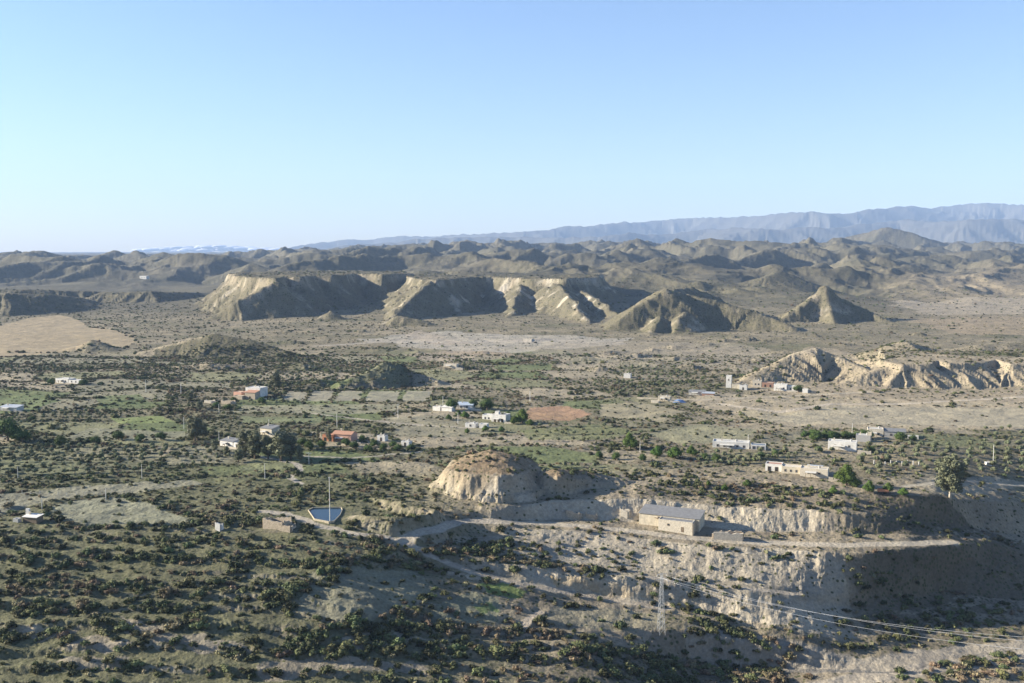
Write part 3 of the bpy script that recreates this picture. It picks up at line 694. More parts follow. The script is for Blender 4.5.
def lump_core(mb, lumps, k=.62, seed=0):
    r = random.Random(seed)
    for (cx, cy, cz, R, sq) in [(l+(1,))[:5] if len(l) == 4 else l for l in lumps]:
        vs = []; nl, nm = 7, 4
        for i in range(nm+1):
            ph = math.pi*i/nm
            for j in range(nl):
                th = 2*math.pi*j/nl; q = R*k*r.uniform(.75, 1.2)
                vs.append((cx+q*math.sin(ph)*math.cos(th), cy+q*math.sin(ph)*math.sin(th), max(cz+q*math.cos(ph)*sq, 0)))
        fs = [(i*nl+j, i*nl+(j+1) % nl, (i+1)*nl+(j+1) % nl, (i+1)*nl+j) for i in range(nm) for j in range(nl)]
        mb.add(vs, fs)
def shrub_proto(kind, seed, mat, lumps, size, n=170, core=.55):
    mb = leafcloud(n, lumps, size, seed)
    if core: lump_core(mb, lumps, core, seed)
    return mb
SH = [
 ('green_shrub', MAT['leaf'], [(0,0,.42,.62,.85),(.45,.2,.32,.45,.8),(-.4,-.25,.34,.46,.8),(.1,-.45,.26,.38,.8)], .115),
 ('green_shrub', MAT['leaf'], [(0,0,.3,.55,.75),(.55,-.1,.25,.4,.8),(-.5,.2,.22,.38,.8)], .11),
 ('brown_bush', MAT['dry'], [(0,0,.4,.5,.9),(.35,-.3,.3,.4,.9),(-.38,.15,.3,.42,.8)], .09),
 ('grass_tussock', MAT['grass'], [(0,0,.2,.42,.8),(.3,.2,.14,.3,.8),(-.3,-.1,.15,.3,.8)], .10),
]
protos = []
for i, (nm, mt, lm, sz) in enumerate(SH):
    mb = shrub_proto(nm, 40+i, mt, lm, sz); me = bpy.data.meshes.new(nm); me.from_pydata(mb.v, [], mb.f); me.materials.append(mt); protos.append(me)

# density of scrub over the ground, in world space
def dens(x, y, z, sl, veg, a):
    px = CX+F*a
    rowsn = ridged(x/85 + .4*perlin(x/60, y/60, 301), y/7.5 + .8*perlin(x/70, y/40, 303), 2, 305)
    cl = fbm(x/26, y/15, 3, 311)
    left = 1-sstep(330, 520, px)
    d = .14 + 1.25*np.clip(rowsn, 0, 1)*sstep(-.1, .3, rowsn)*(.45+.8*left) + 1.3*np.clip(cl+.05, 0, 1)
    pf = terrace_phase(x, y); pf = pf-np.floor(pf)
    tz_ = (1-sstep(385, 440, y))*(1-sstep(560, 640, px))
    band = sstep(.60, .74, pf)*(1-sstep(.97, 1.0, pf))*(.35+.9*sstep(-.35, .25, perlin(x/34, y/26, 333)))
    d = d*(1-tz_) + tz_*(.13+2.9*band+1.0*np.clip(cl-.05, 0, 1))
    d *= np.clip(veg*1.9, 0, 1.2)
    d *= 1-.6*sstep(.6, 1.0, sl)
    return d
N = 150000
r2 = np.random.default_rng(5)
aa = r2.uniform(-.56, .56, N*2)
yy = np.sqrt(r2.uniform(240.**2, 1050.**2, N)); yy2 = np.sqrt(r2.uniform(240.**2, 2300.**2, N)); yy = np.concatenate([yy, yy2])
ii = np.clip(np.searchsorted(Y1, yy)-1, 0, NR-2); jj = np.clip(np.searchsorted(A1, aa)-1, 0, NCT-2)
tY = (yy-Y1[ii])/(Y1[ii+1]-Y1[ii]); tA = (aa-A1[jj])/(A1[jj+1]-A1[jj])
zz = (Z[ii,jj]*(1-tA)+Z[ii,jj+1]*tA)*(1-tY)+(Z[ii+1,jj]*(1-tA)+Z[ii+1,jj+1]*tA)*tY
xx = aa*yy; vg = VEG[ii, jj]; slp = SL[ii, jj]
D = dens(xx, yy, zz, slp, vg, aa)
keepp = np.where(np.arange(N*2) < N, .36, .15)*D
keep = r2.random(N*2) < keepp
keep &= ROAD[ii, jj] == 0
AVOID = []   # filled by objects: (x, y, radius)
# hedges and scrub lines along terrace edges and ravines (pixel polylines on the ground)
LINES = [([(570,650),(640,660),(700,672),(760,678)],60,2.6),([(600,672),(660,680),(720,684)],40,2.8),([(690,640),(740,652),(790,660)],40,2.4),([(840,600),(900,596),(960,604),(1010,610)],34,2.6),([(850,575),(920,570),(980,575)],20,2.4),([(840,625),(900,622),(970,616)],44,2.4),([(660,484),(720,486),(790,492),(850,500)],60,2.2),([(700,495),(760,500),(820,506),(900,512)],44,2.2),([(620,470),(660,476),(700,478)],26,2.4),([(640,577),(690,583),(740,590)],26,1.6),([(700,549),(760,553),(820,556)],14,2.2),([(450,540),(480,545),(520,548),(560,552)],26,2.0),([(560,396),(620,388),(680,381),(740,376),(790,372)],70,3.4),([(600,392),(650,386),(700,380)],40,3.0),([(0,352),(60,353),(135,347)],26,4),([(85,326),(112,330),(137,338)],20,4),
 ([(240,372),(300,371),(345,369)],18,3),([(60,525),(130,527),(200,523),(215,520)],46,2.3),([(120,497),(160,505),(200,517)],26,2.0),([(60,522),(45,507),(75,500),(130,497),(160,495)],40,1.6),
 ([(0,480),(60,478),(140,476),(200,478)],34,2.2),([(300,566),(330,560),(345,555)],16,3),([(395,618),(420,604),(432,594)],22,2.0),([(350,563),(400,566),(430,570)],30,2.4),([(290,640),(360,632),(420,628)],50,2.8),
 ([(230,655),(300,648),(380,650),(440,652)],56,3.0),([(430,632),(480,630),(520,632),(560,634)],46,2.4),([(440,655),(500,652),(560,655),(600,660)],46,2.8),([(430,552),(480,556),(520,562),(570,570),(600,572)],64,2.5),([(440,545),(480,550),(530,556)],30,2.0),
 ([(620,518),(640,530),(655,548)],10,2.2),([(560,533),(600,531),(640,535),(680,540)],26,2.1),([(640,590),(670,600),(700,610),(740,618)],22,2.4),([(700,625),(760,640),(800,648)],40,2.5),([(640,650),(700,665),(780,672)],44,2.6),
 ([(850,650),(900,636),(940,628),(1000,620)],40,2.2),([(930,668),(970,664),(1024,660)],44,2.6),([(900,680),(960,678),(1024,674)],34,2.6),([(640,496),(700,490),(760,486),(820,492)],50,2.2),([(720,505),(760,502),(830,508)],26,2.2),
 ([(560,474),(620,474),(660,482),(700,480)],30,2.4),([(0,436),(60,440),(150,437),(280,446)],60,2.2),([(0,405),(60,410),(150,402),(260,398)],60,2.4),([(380,415),(440,410),(520,406)],40,2.4),([(640,420),(700,412),(760,416)],30,2.2),
 ([(600,445),(660,450),(730,452)],40,2.2),([(700,300),(760,318)],1,2),([(0,560),(90,556),(180,560),(260,556)],60,2.6),([(0,590),(80,586),(160,592),(280,588)],64,2.7),([(0,612),(70,606),(150,610),(230,604),(290,610)],56,2.9),([(0,540),(120,540),(240,544),(300,548)],60,2.4),
 ([(0,640),(90,634),(170,640)],30,3),([(270,600),(300,590),(330,575),(345,560)],50,2.8),([(360,545),(400,556),(420,565)],24,3.2),([(240,520),(290,522),(310,530)],26,2.4),([(280,403),(350,403),(430,403)],34,1.6),([(282,389),(350,389),(430,390)],34,1.7)]
for q in [(282,392,281,401),(307,391,304,401),(335,391,333,401),(364,391,361,401),(401,391,398,401),(433,391,431,402)]: LINES.append(([(q[0],q[1]),(q[2],q[3])], 9, 1.6))
ex = []
for pl, n, s in LINES:
    g = [ground(px, py) for px, py in pl]; seg = [math.dist(g[i][:2], g[i+1][:2]) for i in range(len(g)-1)]
    for _ in range(n):
        t = random.random()*sum(seg); i = 0
        while i < len(seg)-1 and t > seg[i]: t -= seg[i]; i += 1
        f = t/seg[i]; x = g[i][0]+(g[i+1][0]-g[i][0])*f+random.gauss(0, s*.8); y = g[i][1]+(g[i+1][1]-g[i][1])*f+random.gauss(0, s*.9)
        ex.append((x, y, s*random.uniform(.55, 1.15)))
# ------------------------------------------------------------------ buildings
def mpp(Yv): return Yv/F
def opening(parent, kind, w_, h_, x, z, face_y, frame='wood', pane='glass', rz=0):
    """window or door standing 2 cm proud of the wall; local -Y face at y=face_y"""
    mb = MB(); t = .12
    mb.box(x-w_/2-t, face_y-.06, z, x-w_/2, face_y+.1, z+h_+t); mb.box(x+w_/2, face_y-.06, z, x+w_/2+t, face_y+.1, z+h_+t)
    mb.box(x-w_/2, face_y-.06, z+h_, x+w_/2, face_y+.1, z+h_+t)
    if kind == 'window': mb.box(x-w_/2-t*1.5, face_y-.1, z-t, x+w_/2+t*1.5, face_y+.1, z)
    o = mb.build(kind, MAT[frame], parent)
    m2 = MB(); m2.box(x-w_/2, face_y-.02, z, x+w_/2, face_y+.08, z+h_); m2.build('pane' if kind == 'window' else 'door_leaf', MAT[pane], o)
    return o
def block(parent, x, y, w_, d, h, wall='white', roof='conc', kind='flat', ops=(), base=2.5, par=.45, z0=0):
    """one volume of a house. ops: (kind, u along the front, width, height, sill)"""
    mb = MB(); hx, hy = w_/2, d/2; t = .3
    if kind == 'flat':   # parapet walls round a sunken roof
        mb.box(x-hx, y-hy, z0-base, x+hx, y+hy, z0+h-.01)
        mb.box(x-hx, y-hy, z0+h, x+hx, y-hy+t, z0+h+par); mb.box(x-hx, y+hy-t, z0+h, x+hx, y+hy, z0+h+par)
        mb.box(x-hx, y-hy+t, z0+h, x-hx+t, y+hy-t, z0+h+par); mb.box(x+hx-t, y-hy+t, z0+h, x+hx, y+hy-t, z0+h+par)
        mb.build('wall', MAT[wall], parent)
        r = MB(); r.box(x-hx+t+.02, y-hy+t+.02, z0+h+.01, x+hx-t-.02, y+hy-t-.02, z0+h+.12); r.build('roof', MAT[roof], parent)
    elif kind in ('shed', 'gable'):
        rise = par
        if kind == 'shed':
            prof = [(-hy, 0), (hy, 0), (hy, h+rise), (-hy, h)]
        else: prof = [(-hy, 0), (hy, 0), (hy, h), (0, h+rise), (-hy, h)]
        n = len(prof); vs = [(x+sx*hx, y+a, z0+(b if b else -base)) for sx in (-1, 1) for a, b in prof]
        mb.add(vs, [tuple(range(n)), tuple(range(n, 2*n))[::-1]]+[(i, n+i, n+(i+1) % n, (i+1) % n) for i in range(n)])
        mb.build('wall', MAT[wall], parent)
        r = MB(); o = .35; tk = .14
        if kind == 'shed': q = [[(-hy-o, h-rise*o/d+.02), (hy+o, h+rise+rise*o/d+.02)]]
        else: q = [[(-hy-o, h-rise*2*o/d+.02), (0, h+rise+.02)], [(0, h+rise+.02), (hy+o, h-rise*2*o/d+.02)]]
        for (a0, b0), (a1, b1) in q:
            r.add([(x+sx*(hx+o), y+a, z0+b) for sx in (-1, 1) for a, b in ((a0, b0), (a1, b1), (a1, b1+tk), (a0, b0+tk))],
                  [(0,1,2,3),(7,6,5,4),(0,4,5,1),(1,5,6,2),(2,6,7,3),(3,7,4,0)])
        r.build('roof', MAT[roof], parent)
    for op in ops: opening(parent, op[0], op[2], op[3], x+op[1], z0+op[4], y-hy, frame=op[5] if len(op) > 5 else 'wood', pane=op[6] if len(op) > 6 else ('glass' if op[0] == 'window' else 'dark'))
def site(px, py, dz=0):
    x, y, z = ground(px, py); return x, y, z+dz
def clutter(o, blocks, seed):
    r = random.Random(seed); b = blocks[0]; w_, d, h = b['w'], b['d'], b['h']; bx, by = b.get('x', 0), b.get('y', 0)+d/2
    if w_ < 4.5 or w_ > 24: return
    top = h+b.get('par', .45)
    mb = MB(); cx, cy = bx+w_*r.uniform(-.35, -.15), by+d*.2; mb.box(cx-.3, cy-.3, h-.2, cx+.3, cy+.3, top+.9); mb.box(cx-.4, cy-.4, top+.91, cx+.4, cy+.4, top+1.05); mb.build('chimney', MAT['cream'], o)
    if b.get('kind', 'flat') == 'flat':
        mb = MB(); cx, cy = bx+w_*r.uniform(.1, .3), by+d*.15; mb.tube([(cx, cy, h), (cx, cy, h+1.3)], .55, 10); mb.build('water_tank', MAT['grey'], o)
    if w_ > 8:
        mb = MB(); px0 = bx-w_*.3; pw = w_*.4; fy = by-d/2
        mb.add([(px0, fy-2.4, 2.15), (px0+pw, fy-2.4, 2.15), (px0+pw, fy-.12, 2.5), (px0, fy-.12, 2.5), (px0, fy-2.4, 2.27), (px0+pw, fy-2.4, 2.27), (px0+pw, fy-.12, 2.62), (px0, fy-.12, 2.62)], [(3,2,1,0),(4,5,6,7),(0,1,5,4),(1,2,6,5),(2,3,7,6),(3,0,4,7)])
        pr = mb.build('porch_roof', MAT['conc'], o)
        for q in (0, .5, 1):
            m3 = MB(); xx_ = px0+.15+(pw-.3)*q; m3.box(xx_-.09, fy-2.3, -.5, xx_+.09, fy-2.12, 2.12); m3.build('post', MAT['wood'], pr)
        m4 = MB(); ragged_wall(m4, bx+w_*.55, fy-3.5, bx+w_*.55+7, fy-3.0, 1.3, 1.0, t=.3, seed=seed); m4.build('yard_wall', MAT['pale_stone'], o)
def house(name, label, cat, px, py, rz, blocks, group=None, fx=None):
    x, y, z = ground(px, py); AVOID.append((x, y, max(b['w'] for b in blocks)*.62+3))
    o = empty(name, label, cat, (x, y, z), math.radians(rz), group)
    for b in blocks:
        b = dict(b); w_ = b.pop('w'); d = b.pop('d'); h = b.pop('h'); bx = b.pop('x', 0); by = b.pop('y', 0)
        block(o, bx, by+d/2, w_, d, h, **b)
    if fx: fx(o)
    clutter(o, blocks, int(px*7+py))
    return o
def wins(n, w_, span, z=1.0, ww=1.0, hh=1.1, kind='window'):
    return [(kind, -span/2+span*(i+.5)/n, ww, hh, z) for i in range(n)]
def ragged_wall(mb, x0, y0, x1, y1, h0, h1, t=.5, seed=0, base=1.5):
    r = random.Random(seed); L = math.dist((x0, y0), (x1, y1)); n = max(3, int(L/1.1)); dx, dy = (x1-x0)/L, (y1-y0)/L; nx, ny = -dy*t/2, dx*t/2
    hs = [h0+(h1-h0)*i/n+r.uniform(-.35, .25)*min(h0, 3)*.5 for i in range(n+1)]
    vs = []
    for i in range(n+1):
        x = x0+(x1-x0)*i/n; y = y0+(y1-y0)*i/n
        vs += [(x+nx, y+ny, -base), (x-nx, y-ny, -base), (x-nx, y-ny, hs[i]), (x+nx, y+ny, hs[i])]
    fs = [(0,1,2,3), tuple(4*n+k for k in (3,2,1,0))]
    for i in range(n):
        a = 4*i
        for k in range(4): fs.append((a+k, a+(k+1) % 4, a+4+(k+1) % 4, a+4+k)[::-1])
    mb.add(vs, fs)

# stone barn on the bench
x, y, z = unproj(672, 528, -10.4)+(-10.5,)
AVOID.append((x, y+3, 19)); AVOID.append((x+12, y, 6)); AVOID.append((x-10, y, 8))
barn = empty('stone_barn', 'long pale stone barn with low grey sheet roof on the dusty bench', 'barn', (x-1.2, y+1.5, z), math.radians(-24))
block(barn, 0, 5, 27, 10, 5.0, wall='cream', roof='sheet', kind='shed', par=1.5, ops=[('window', -4.5, .9, .9, 3.3), ('window', 1.5, .3, 1.4, 2.8)])
block(barn, 4.2, -2.6, 15, 5.1, 4.3, wall='pale_stone', roof='sheet', kind='flat', par=.35, ops=[('door', 3.2, .9, 2.1, 0, 'wood', 'wood'), ('window', -3, .8, .7, 2.3)])
mb = MB(); ragged_wall(mb, 11.8, -5.1, 11.8, -.2, 4.6, 4.4, seed=3); mb.build('end_wall', MAT['stone'], barn)
mb = MB(); mb.box(-6.4, -.8, 3.6, -3.5, .0, 3.75); mb.build('canopy', MAT['wood'], barn)
x2, y2 = unproj(728, 538, -11); z2 = zat(x2, y2)
o = empty('ruined_outbuilding', 'small roofless stone outbuilding just right of the long barn', 'ruin', (x2, y2, z2), math.radians(-10))
mb = MB(); ragged_wall(mb, -6, 0, 6, 0, 3.2, 3.0, seed=5); mb.build('front_wall', MAT['pale_stone'], o)
for sx, hh_ in ((6.3, 3.0), (-6.3, 2.2)):
    mb = MB(); ragged_wall(mb, sx, .3, sx, 5, hh_, hh_-.3, seed=6); mb.build('side_wall', MAT['stone'], o)
mb = MB(); ragged_wall(mb, -6, 5.3, 6, 5.3, 2.4, 2.8, seed=8); mb.build('rear_wall', MAT['stone'], o)
AVOID.append((x2, y2, 9))
def ruin(px, py, w_, h, label, mat='pale_stone', seed=1, rz=-20, name='ruined_hut'):
    x, y, z = ground(px, py); AVOID.append((x, y, w_*.8))
    o = empty(name, label, 'ruin', (x, y, z), math.radians(rz))
    for k, (a, nm) in enumerate([((-w_/2, 0, w_/2, 0, h, h*.8), 'front_wall'), ((w_/2+.3, .3, w_/2+.3, w_*.7, h*.9, h*.5), 'side_wall'), ((-w_/2-.3, .3, -w_/2-.3, w_*.7, h, h*.7), 'side_wall'), ((-w_/2, w_*.7+.3, w_/2, w_*.7+.3, h*.6, h*.9), 'rear_wall')]):
        mb = MB(); ragged_wall(mb, *a, seed=seed*9+k); mb.build(nm, MAT[mat], o)
    return o
ruin(624, 517, 3.2, 3.6, 'small square stone hut left of the long barn beside the cliff', seed=2)
ruin(573, 519, 6, 3.8, 'low stone ruin against the foot of the cut cliff below the knoll', 'stone', 3)
ruin(591, 519, 4.2, 2.6, 'dark little ruin with low walls right of the cliff foot ruin', 'stone', 13)
ruin(218, 530, 2.2, 2.9, 'bright jagged white wall stump among scrub left of the reservoir', 'white', 4, name='ruined_wall')
ruin(273, 529, 9, 4.2, 'dark stone ruin in the scrub beside the reservoir road', 'stone', 5, name='ruined_house')
ruin(285, 531, 5, 2.6, 'tumbled low wall ruin right of the dark stone ruin', 'stone', 6, name='ruined_wall')

W = dict
house('white_farmhouse', 'long low white farmhouse at the far left of the valley', 'house', 66, 383, -22, [W(w=14, d=8, h=3.0, x=-4.5, ops=wins(3, 1, 12)), W(w=11, d=7, h=2.4, x=8.5, roof='grey', ops=wins(2, 1, 9))])
house('ruined_farmhouse', 'tall stone farmhouse ruin with a white upper storey above the rectangular fields', 'farmhouse', 246, 399, -20,
      [W(w=13, d=10, h=7.4, x=2, y=6, wall='white', roof='conc', ops=wins(3, 1, 10, 5)), W(w=9, d=5.8, h=5, x=3.5, wall='stone', kind='shed', roof='tile', par=1, ops=[('door', 0, 1.1, 2.1, 0)]),
       W(w=7, d=6, h=4.2, x=-9, y=2, wall='pink', roof='stone', ops=wins(1, 1, 4)), W(w=8, d=5, h=2.2, x=-5, y=-3.4, wall='stone', roof='stone')])
ruin(226, 404, 8, 2.6, 'low tumbled stone walls left of the tall farmhouse ruin', 'stone', 21, name='ruined_wall')
ruin(208, 403, 6, 2.2, 'scattered pale wall remains far left of the tall farmhouse ruin', 'pale_stone', 22, name='ruined_wall')
house('small_white_house', 'small white house with a grey roof left of the tall eucalyptus clump', 'house', 229, 447, -30, [W(w=10, d=6, h=3.2, x=-2, roof='sheet', kind='shed', par=.8, ops=wins(2, 1, 8)), W(w=5, d=5, h=2.6, x=6, roof='grey', ops=[('door', 0, 1, 2, 0)])])
house('cream_cottage', 'cream cottage half hidden behind the eucalyptus clump', 'house', 266, 435, -28, [W(w=9, d=7, h=4, wall='cream', roof='sheet', kind='shed', par=.9, ops=wins(2, 1, 7))])
house('pink_house', 'salmon pink house with orange arched porch among garden trees', 'house', 337, 442, -18, [W(w=12, d=8, h=4.2, x=2, y=2, wall='pink', roof='tile', kind='gable', par=1.3, ops=wins(3, 1, 10)), W(w=7, d=5, h=3.4, x=-6, wall='orange', roof='tile', ops=[('door', -1.6, 1.5, 2.2, 0), ('door', 1.5, 1.5, 2.2, 0)])])
house('white_shed', 'tiny white shed right of the pink house', 'shed', 381, 441, -20, [W(w=5, d=4, h=2.6, ops=[('door', 0, 1, 2, 0)])])
house('white_shed', 'tiny pale shed with a blue sheet cover further right of the pink house', 'shed', 405, 446, -20, [W(w=5, d=4, h=2.2, roof='bluegrey', ops=[('door', 0, 1, 1.9, 0)])])
house('white_shed', 'pair of low white sheds joined end to end left of the round green trees', 'shed', 442, 411, -25, [W(w=6, d=5, h=2.4, x=-4.4), W(w=8, d=5, h=2.8, x=3.6, kind='shed', par=.6, roof='white')])
house('blue_roofed_shed', 'low white shed with a blue grey roof between two round green trees', 'shed', 464, 409, -15, [W(w=12, d=7, h=2.8, roof='bluegrey', kind='shed', par=.9, ops=wins(2, 1, 9))])
house('white_villa', 'white villa with dark arched porch left of the bright green tree', 'house', 493, 422, -22, [W(w=10, d=8, h=4.4, x=3.5, y=1, ops=[('door', -2.5, 1.3, 2.2, 0), ('door', 0, 1.3, 2.2, 0), ('door', 2.5, 1.3, 2.2, 0)]), W(w=7, d=6, h=3.2, x=-6, y=4, ops=wins(2, 1, 5)), W(w=2.5, d=3, h=6, x=1, y=4)])
house('low_white_wall_house', 'low white flat building in front of the white villa', 'shed', 477, 428, -18, [W(w=7, d=5, h=2.2, x=-4.5, ops=wins(1, 1, 4, .8)), W(w=5, d=4, h=2.4, x=4)])
house('white_tower_house', 'slender white tower house at the foot of the badland hill', 'tower', 731, 388, -20, [W(w=4.2, d=4.2, h=9.5, x=-2, ops=[('window', 0, .7, 1, 6)]), W(w=7, d=4, h=2.8, x=4, wall='cream')])
house('white_cube_house', 'small white cube house between the tower and the stone ruin', 'house', 743, 390, -20, [W(w=6, d=5, h=3.4, ops=[('door', 0, 1, 2, 0)])])
house('stone_farm_ruin', 'brown roofless stone farm left of the white hillside house', 'ruin', 762, 387, -18, [W(w=7, d=6, h=4.6, x=-4, wall='pale_stone', roof='stone', ops=wins(2, 1, 5, 1.6)), W(w=9, d=6, h=3.4, x=4.5, wall='brick', roof='stone', ops=[('door', -2, 1.2, 2.1, 0), ('door', 2, 1.2, 2.1, 0)])])
house('white_hillside_house', 'white flat roofed house tucked against the badland hill', 'house', 784, 391, -22, [W(w=10, d=7, h=4.6, x=-3, ops=wins(3, 1, 8, 1.6)), W(w=8, d=6, h=3.6, x=6.3, y=1, ops=wins(2, 1, 6, 1.2))])
house('tiny_white_hut', 'tiny white hut right of the white hillside house', 'hut', 805, 393, -22, [W(w=4, d=4, h=2.6)])
house('pale_shed', 'pale flat shed left of the blue tarpaulin', 'shed', 664, 401, -20, [W(w=9, d=5, h=3, wall='cream', ops=wins(2, 1, 7))])
def tarp(o):
    mb = MB(); r = random.Random(4)
    for i in range(6):
        for j in range(4):
            pass
    n = 8; vs = [(-5+10*i/n, -3+6*j/4, 2.0*math.sin(math.pi*i/n)*math.sin(math.pi*(j+.5)/5)+r.uniform(-.15, .15)+(0 if j else -.4)) for i in range(n+1) for j in range(5)]
    vs += [(v[0], v[1], -1.2) for v in vs]; m_ = (n+1)*5
    fs = [(i*5+j, (i+1)*5+j, (i+1)*5+j+1, i*5+j+1) for i in range(n) for j in range(4)]
    fs += [(a, b, b+m_, a+m_) for a, b in [(i*5, (i+1)*5) for i in range(n)]+[(i*5+4, (i+1)*5+4) for i in range(n)]+[(j, j+1) for j in range(4)]+[(n*5+j, n*5+j+1) for j in range(4)]]
    mb.add(vs, fs); return mb
x, y, z = ground(679, 402); t = tarp(None).build('tarpaulin_heap', MAT['bluep']); t.location = (x, y, z); tag(t, 'bright blue tarpaulin over a heap beside the pale sheds', 'tarpaulin')
house('scrapyard_shed', 'long grey roofed yard shed right of the blue tarpaulin', 'shed', 700, 396, -18, [W(w=12, d=6, h=2.6, x=-3, y=3, wall='conc', roof='sheet', kind='shed', par=.7), W(w=9, d=5, h=2.2, x=6, wall='brick', roof='metal', kind='shed', par=.6)])
house('white_bungalow', 'long bright white bungalow left of the centre right olive groves', 'house', 738, 449, -16, [W(w=20, d=8, h=3.2, x=-4, par=.6, ops=wins(5, 1, 18)), W(w=8, d=6, h=2.8, x=11, y=-2, roof='glass', ops=wins(3, 1, 7, .5, 1.4, 1.9))])
house('white_box_house', 'plain white box house with three small windows in front of the grey block store', 'house', 842, 450, -22, [W(w=15, d=7, h=4.2, ops=wins(3, 1, 11, 1.8, .9, .9))])
house('grey_block_store', 'grey brown block store behind the white box house', 'shed', 863, 442, -22, [W(w=8, d=6, h=3.6, wall='grey', roof='conc'), W(w=2, d=2, h=5.4, x=3.5, y=1, wall='cream')])
house('grey_farmhouse', 'weathered grey farmhouse with pale walls at the end of the dark tree row', 'farmhouse', 886, 437, -18, [W(w=9, d=7, h=4.2, x=-6, wall='pale_stone', roof='conc', ops=wins(2, 1, 7)), W(w=12, d=7, h=3.4, x=5, wall='grey', roof='sheet', kind='shed', par=.8, ops=wins(2, 1, 9)), W(w=6, d=1, h=1.4, x=15, wall='white')])
house('ranch_house', 'sprawling whitewashed flat roofed ranch on the plateau edge above the barn', 'house', 798, 475, -22,
      [W(w=13, d=7, h=3.4, x=7.5, y=-1, par=.5, wall='pale_stone', roof='pale_stone', ops=wins(2, 1, 10, 1.4, .9, .8)), W(w=9, d=7, h=3.0, x=-3.6, y=1.5, wall='cream', roof='pale_stone', ops=wins(3, 1, 8, 1.0, .8, 1)),
       W(w=8, d=6, h=3.2, x=-12.3, y=4, wall='white', roof='brick', ops=[('door', -2, 1.4, 2.2, 0), ('door', 1.5, 1.4, 2.2, 0)]), W(w=7, d=5, h=2.4, x=7, y=7.2, wall='brick', roof='metal', kind='shed', par=.5)])
house('low_grey_shed', 'low grey roofed shed at the left edge behind the green tree', 'shed', 8, 411, -15, [W(w=14, d=7, h=2.6, wall='conc', roof='metal', kind='shed', par=.8)])
house('open_shelter', 'ramshackle open shelter with a pale flat roof at the left field corner', 'shelter', 28, 523, -14, [W(w=6.5, d=4, h=2.1, x=0, y=1, wall='wood', roof='white', kind='shed', par=.4), W(w=2.4, d=2, h=1.2, x=-5.2, y=-1, wall='conc', roof='white'), W(w=1.4, d=1, h=4.2, x=-3.6, y=4, wall='white')])
house('far_white_house', 'tiny white house under the dark hills in the far left distance', 'house', 143, 279, -20, [W(w=26, d=14, h=9, ops=wins(3, 1, 20, 3, 2, 2))])
house('far_white_hut', 'tiny white hut alone on the open scrub plain left of the tower', 'hut', 627, 378, -20, [W(w=6, d=5, h=3.2)])
house('far_stone_house', 'low stone cabin below the pale valley flats', 'hut', 450, 368, -20, [W(w=13, d=6, h=3.2, wall='pale_stone', roof='stone')])
ruin(655, 403, 5, 2, 'tumbled pale wall left of the pale flat shed', 'pale_stone', 31, name='ruined_wall')
# orange trailer by the small green trees
x, y, z = ground(883, 493); o = empty('orange_trailer', 'small orange farm trailer between two little green trees', 'trailer', (x, y, z), math.radians(-15)); AVOID.append((x, y, 3))
mb = MB(); mb.box(-2.4, -1, .7, 2.4, 1, .85); mb.box(-2.4, -1, .86, 2.4, -.92, 1.9); mb.box(-2.4, .92, .86, 2.4, 1, 1.9); mb.box(-2.4, -.9, .86, -2.32, .9, 1.9); mb.box(2.32, -.9, .86, 2.4, .9, 1.9); mb.build('body', MAT['orange'], o)
for sy in (-1.2, 1.2):
    mb = MB(); mb.tube([(0, sy-.13, .45), (0, sy+.13, .45)], .45, 12); mb.build('wheel', MAT['dark'], o)
mb = MB(); mb.tube([(2.4, 0, .75), (4, 0, .5)], .06); mb.build('drawbar', MAT['metal'], o)

# reservoir
pond = [unproj(325+(px-325)*.9, 512.5+(py-513)*.9, .3) for px, py in [(306,508.5),(311,506),(343,505.5),(344.5,508),(342,514),(335,521),(329,521.5),(313,518.5)]]
cxp = sum(p[0] for p in pond)/len(pond); cyp = sum(p[1] for p in pond)/len(pond)
res = empty('reservoir', 'walled irrigation reservoir of blue water beside the dirt road', 'reservoir', (cxp, cyp, -.7)); AVOID.append((cxp, cyp, 13.5))
loc = [(p[0]-cxp, p[1]-cyp) for p in pond]; inn = [(a*.972, b*.972) for a, b in loc]
mb = MB(); n = len(loc)
vs = [(a, b, -1) for a, b in loc]+[(a, b, .5) for a, b in loc]+[(a, b, .5) for a, b in inn]+[(a, b, -.6) for a, b in inn]
fs = []
for i in range(n):
    j = (i+1) % n
    for k in range(3): fs.append((k*n+i, k*n+j, (k+1)*n+j, (k+1)*n+i))
mb.add(vs, fs); mb.build('rim_wall', MAT['pondrim'], res)
m, nt_, b = newmat('pond_water'); b.inputs['Base Color'].default_value = (.02, .04, .06, 1); b.inputs['Roughness'].default_value = .12; b.inputs['IOR'].default_value = 1.33
b.inputs['Specular IOR Level'].default_value = .22; bp = nn(nt_, 'ShaderNodeBump'); bp.inputs['Strength'].default_value = .5; tcn = nn(nt_, 'ShaderNodeTexCoord'); nt_.links.new(noisen(nt_, tcn.outputs['Object'], 2.2, 3), bp.inputs['Height']); nt_.links.new(bp.outputs[0], b.inputs['Normal'])
mb = MB(); mb.add([(a, b_, .05) for a, b_ in inn], [tuple(range(n))]); wo = mb.build('reservoir_water', m); wo.location = (cxp, cyp, -.7); tag(wo, 'blue water surface of the walled reservoir', 'water', kind='structure')

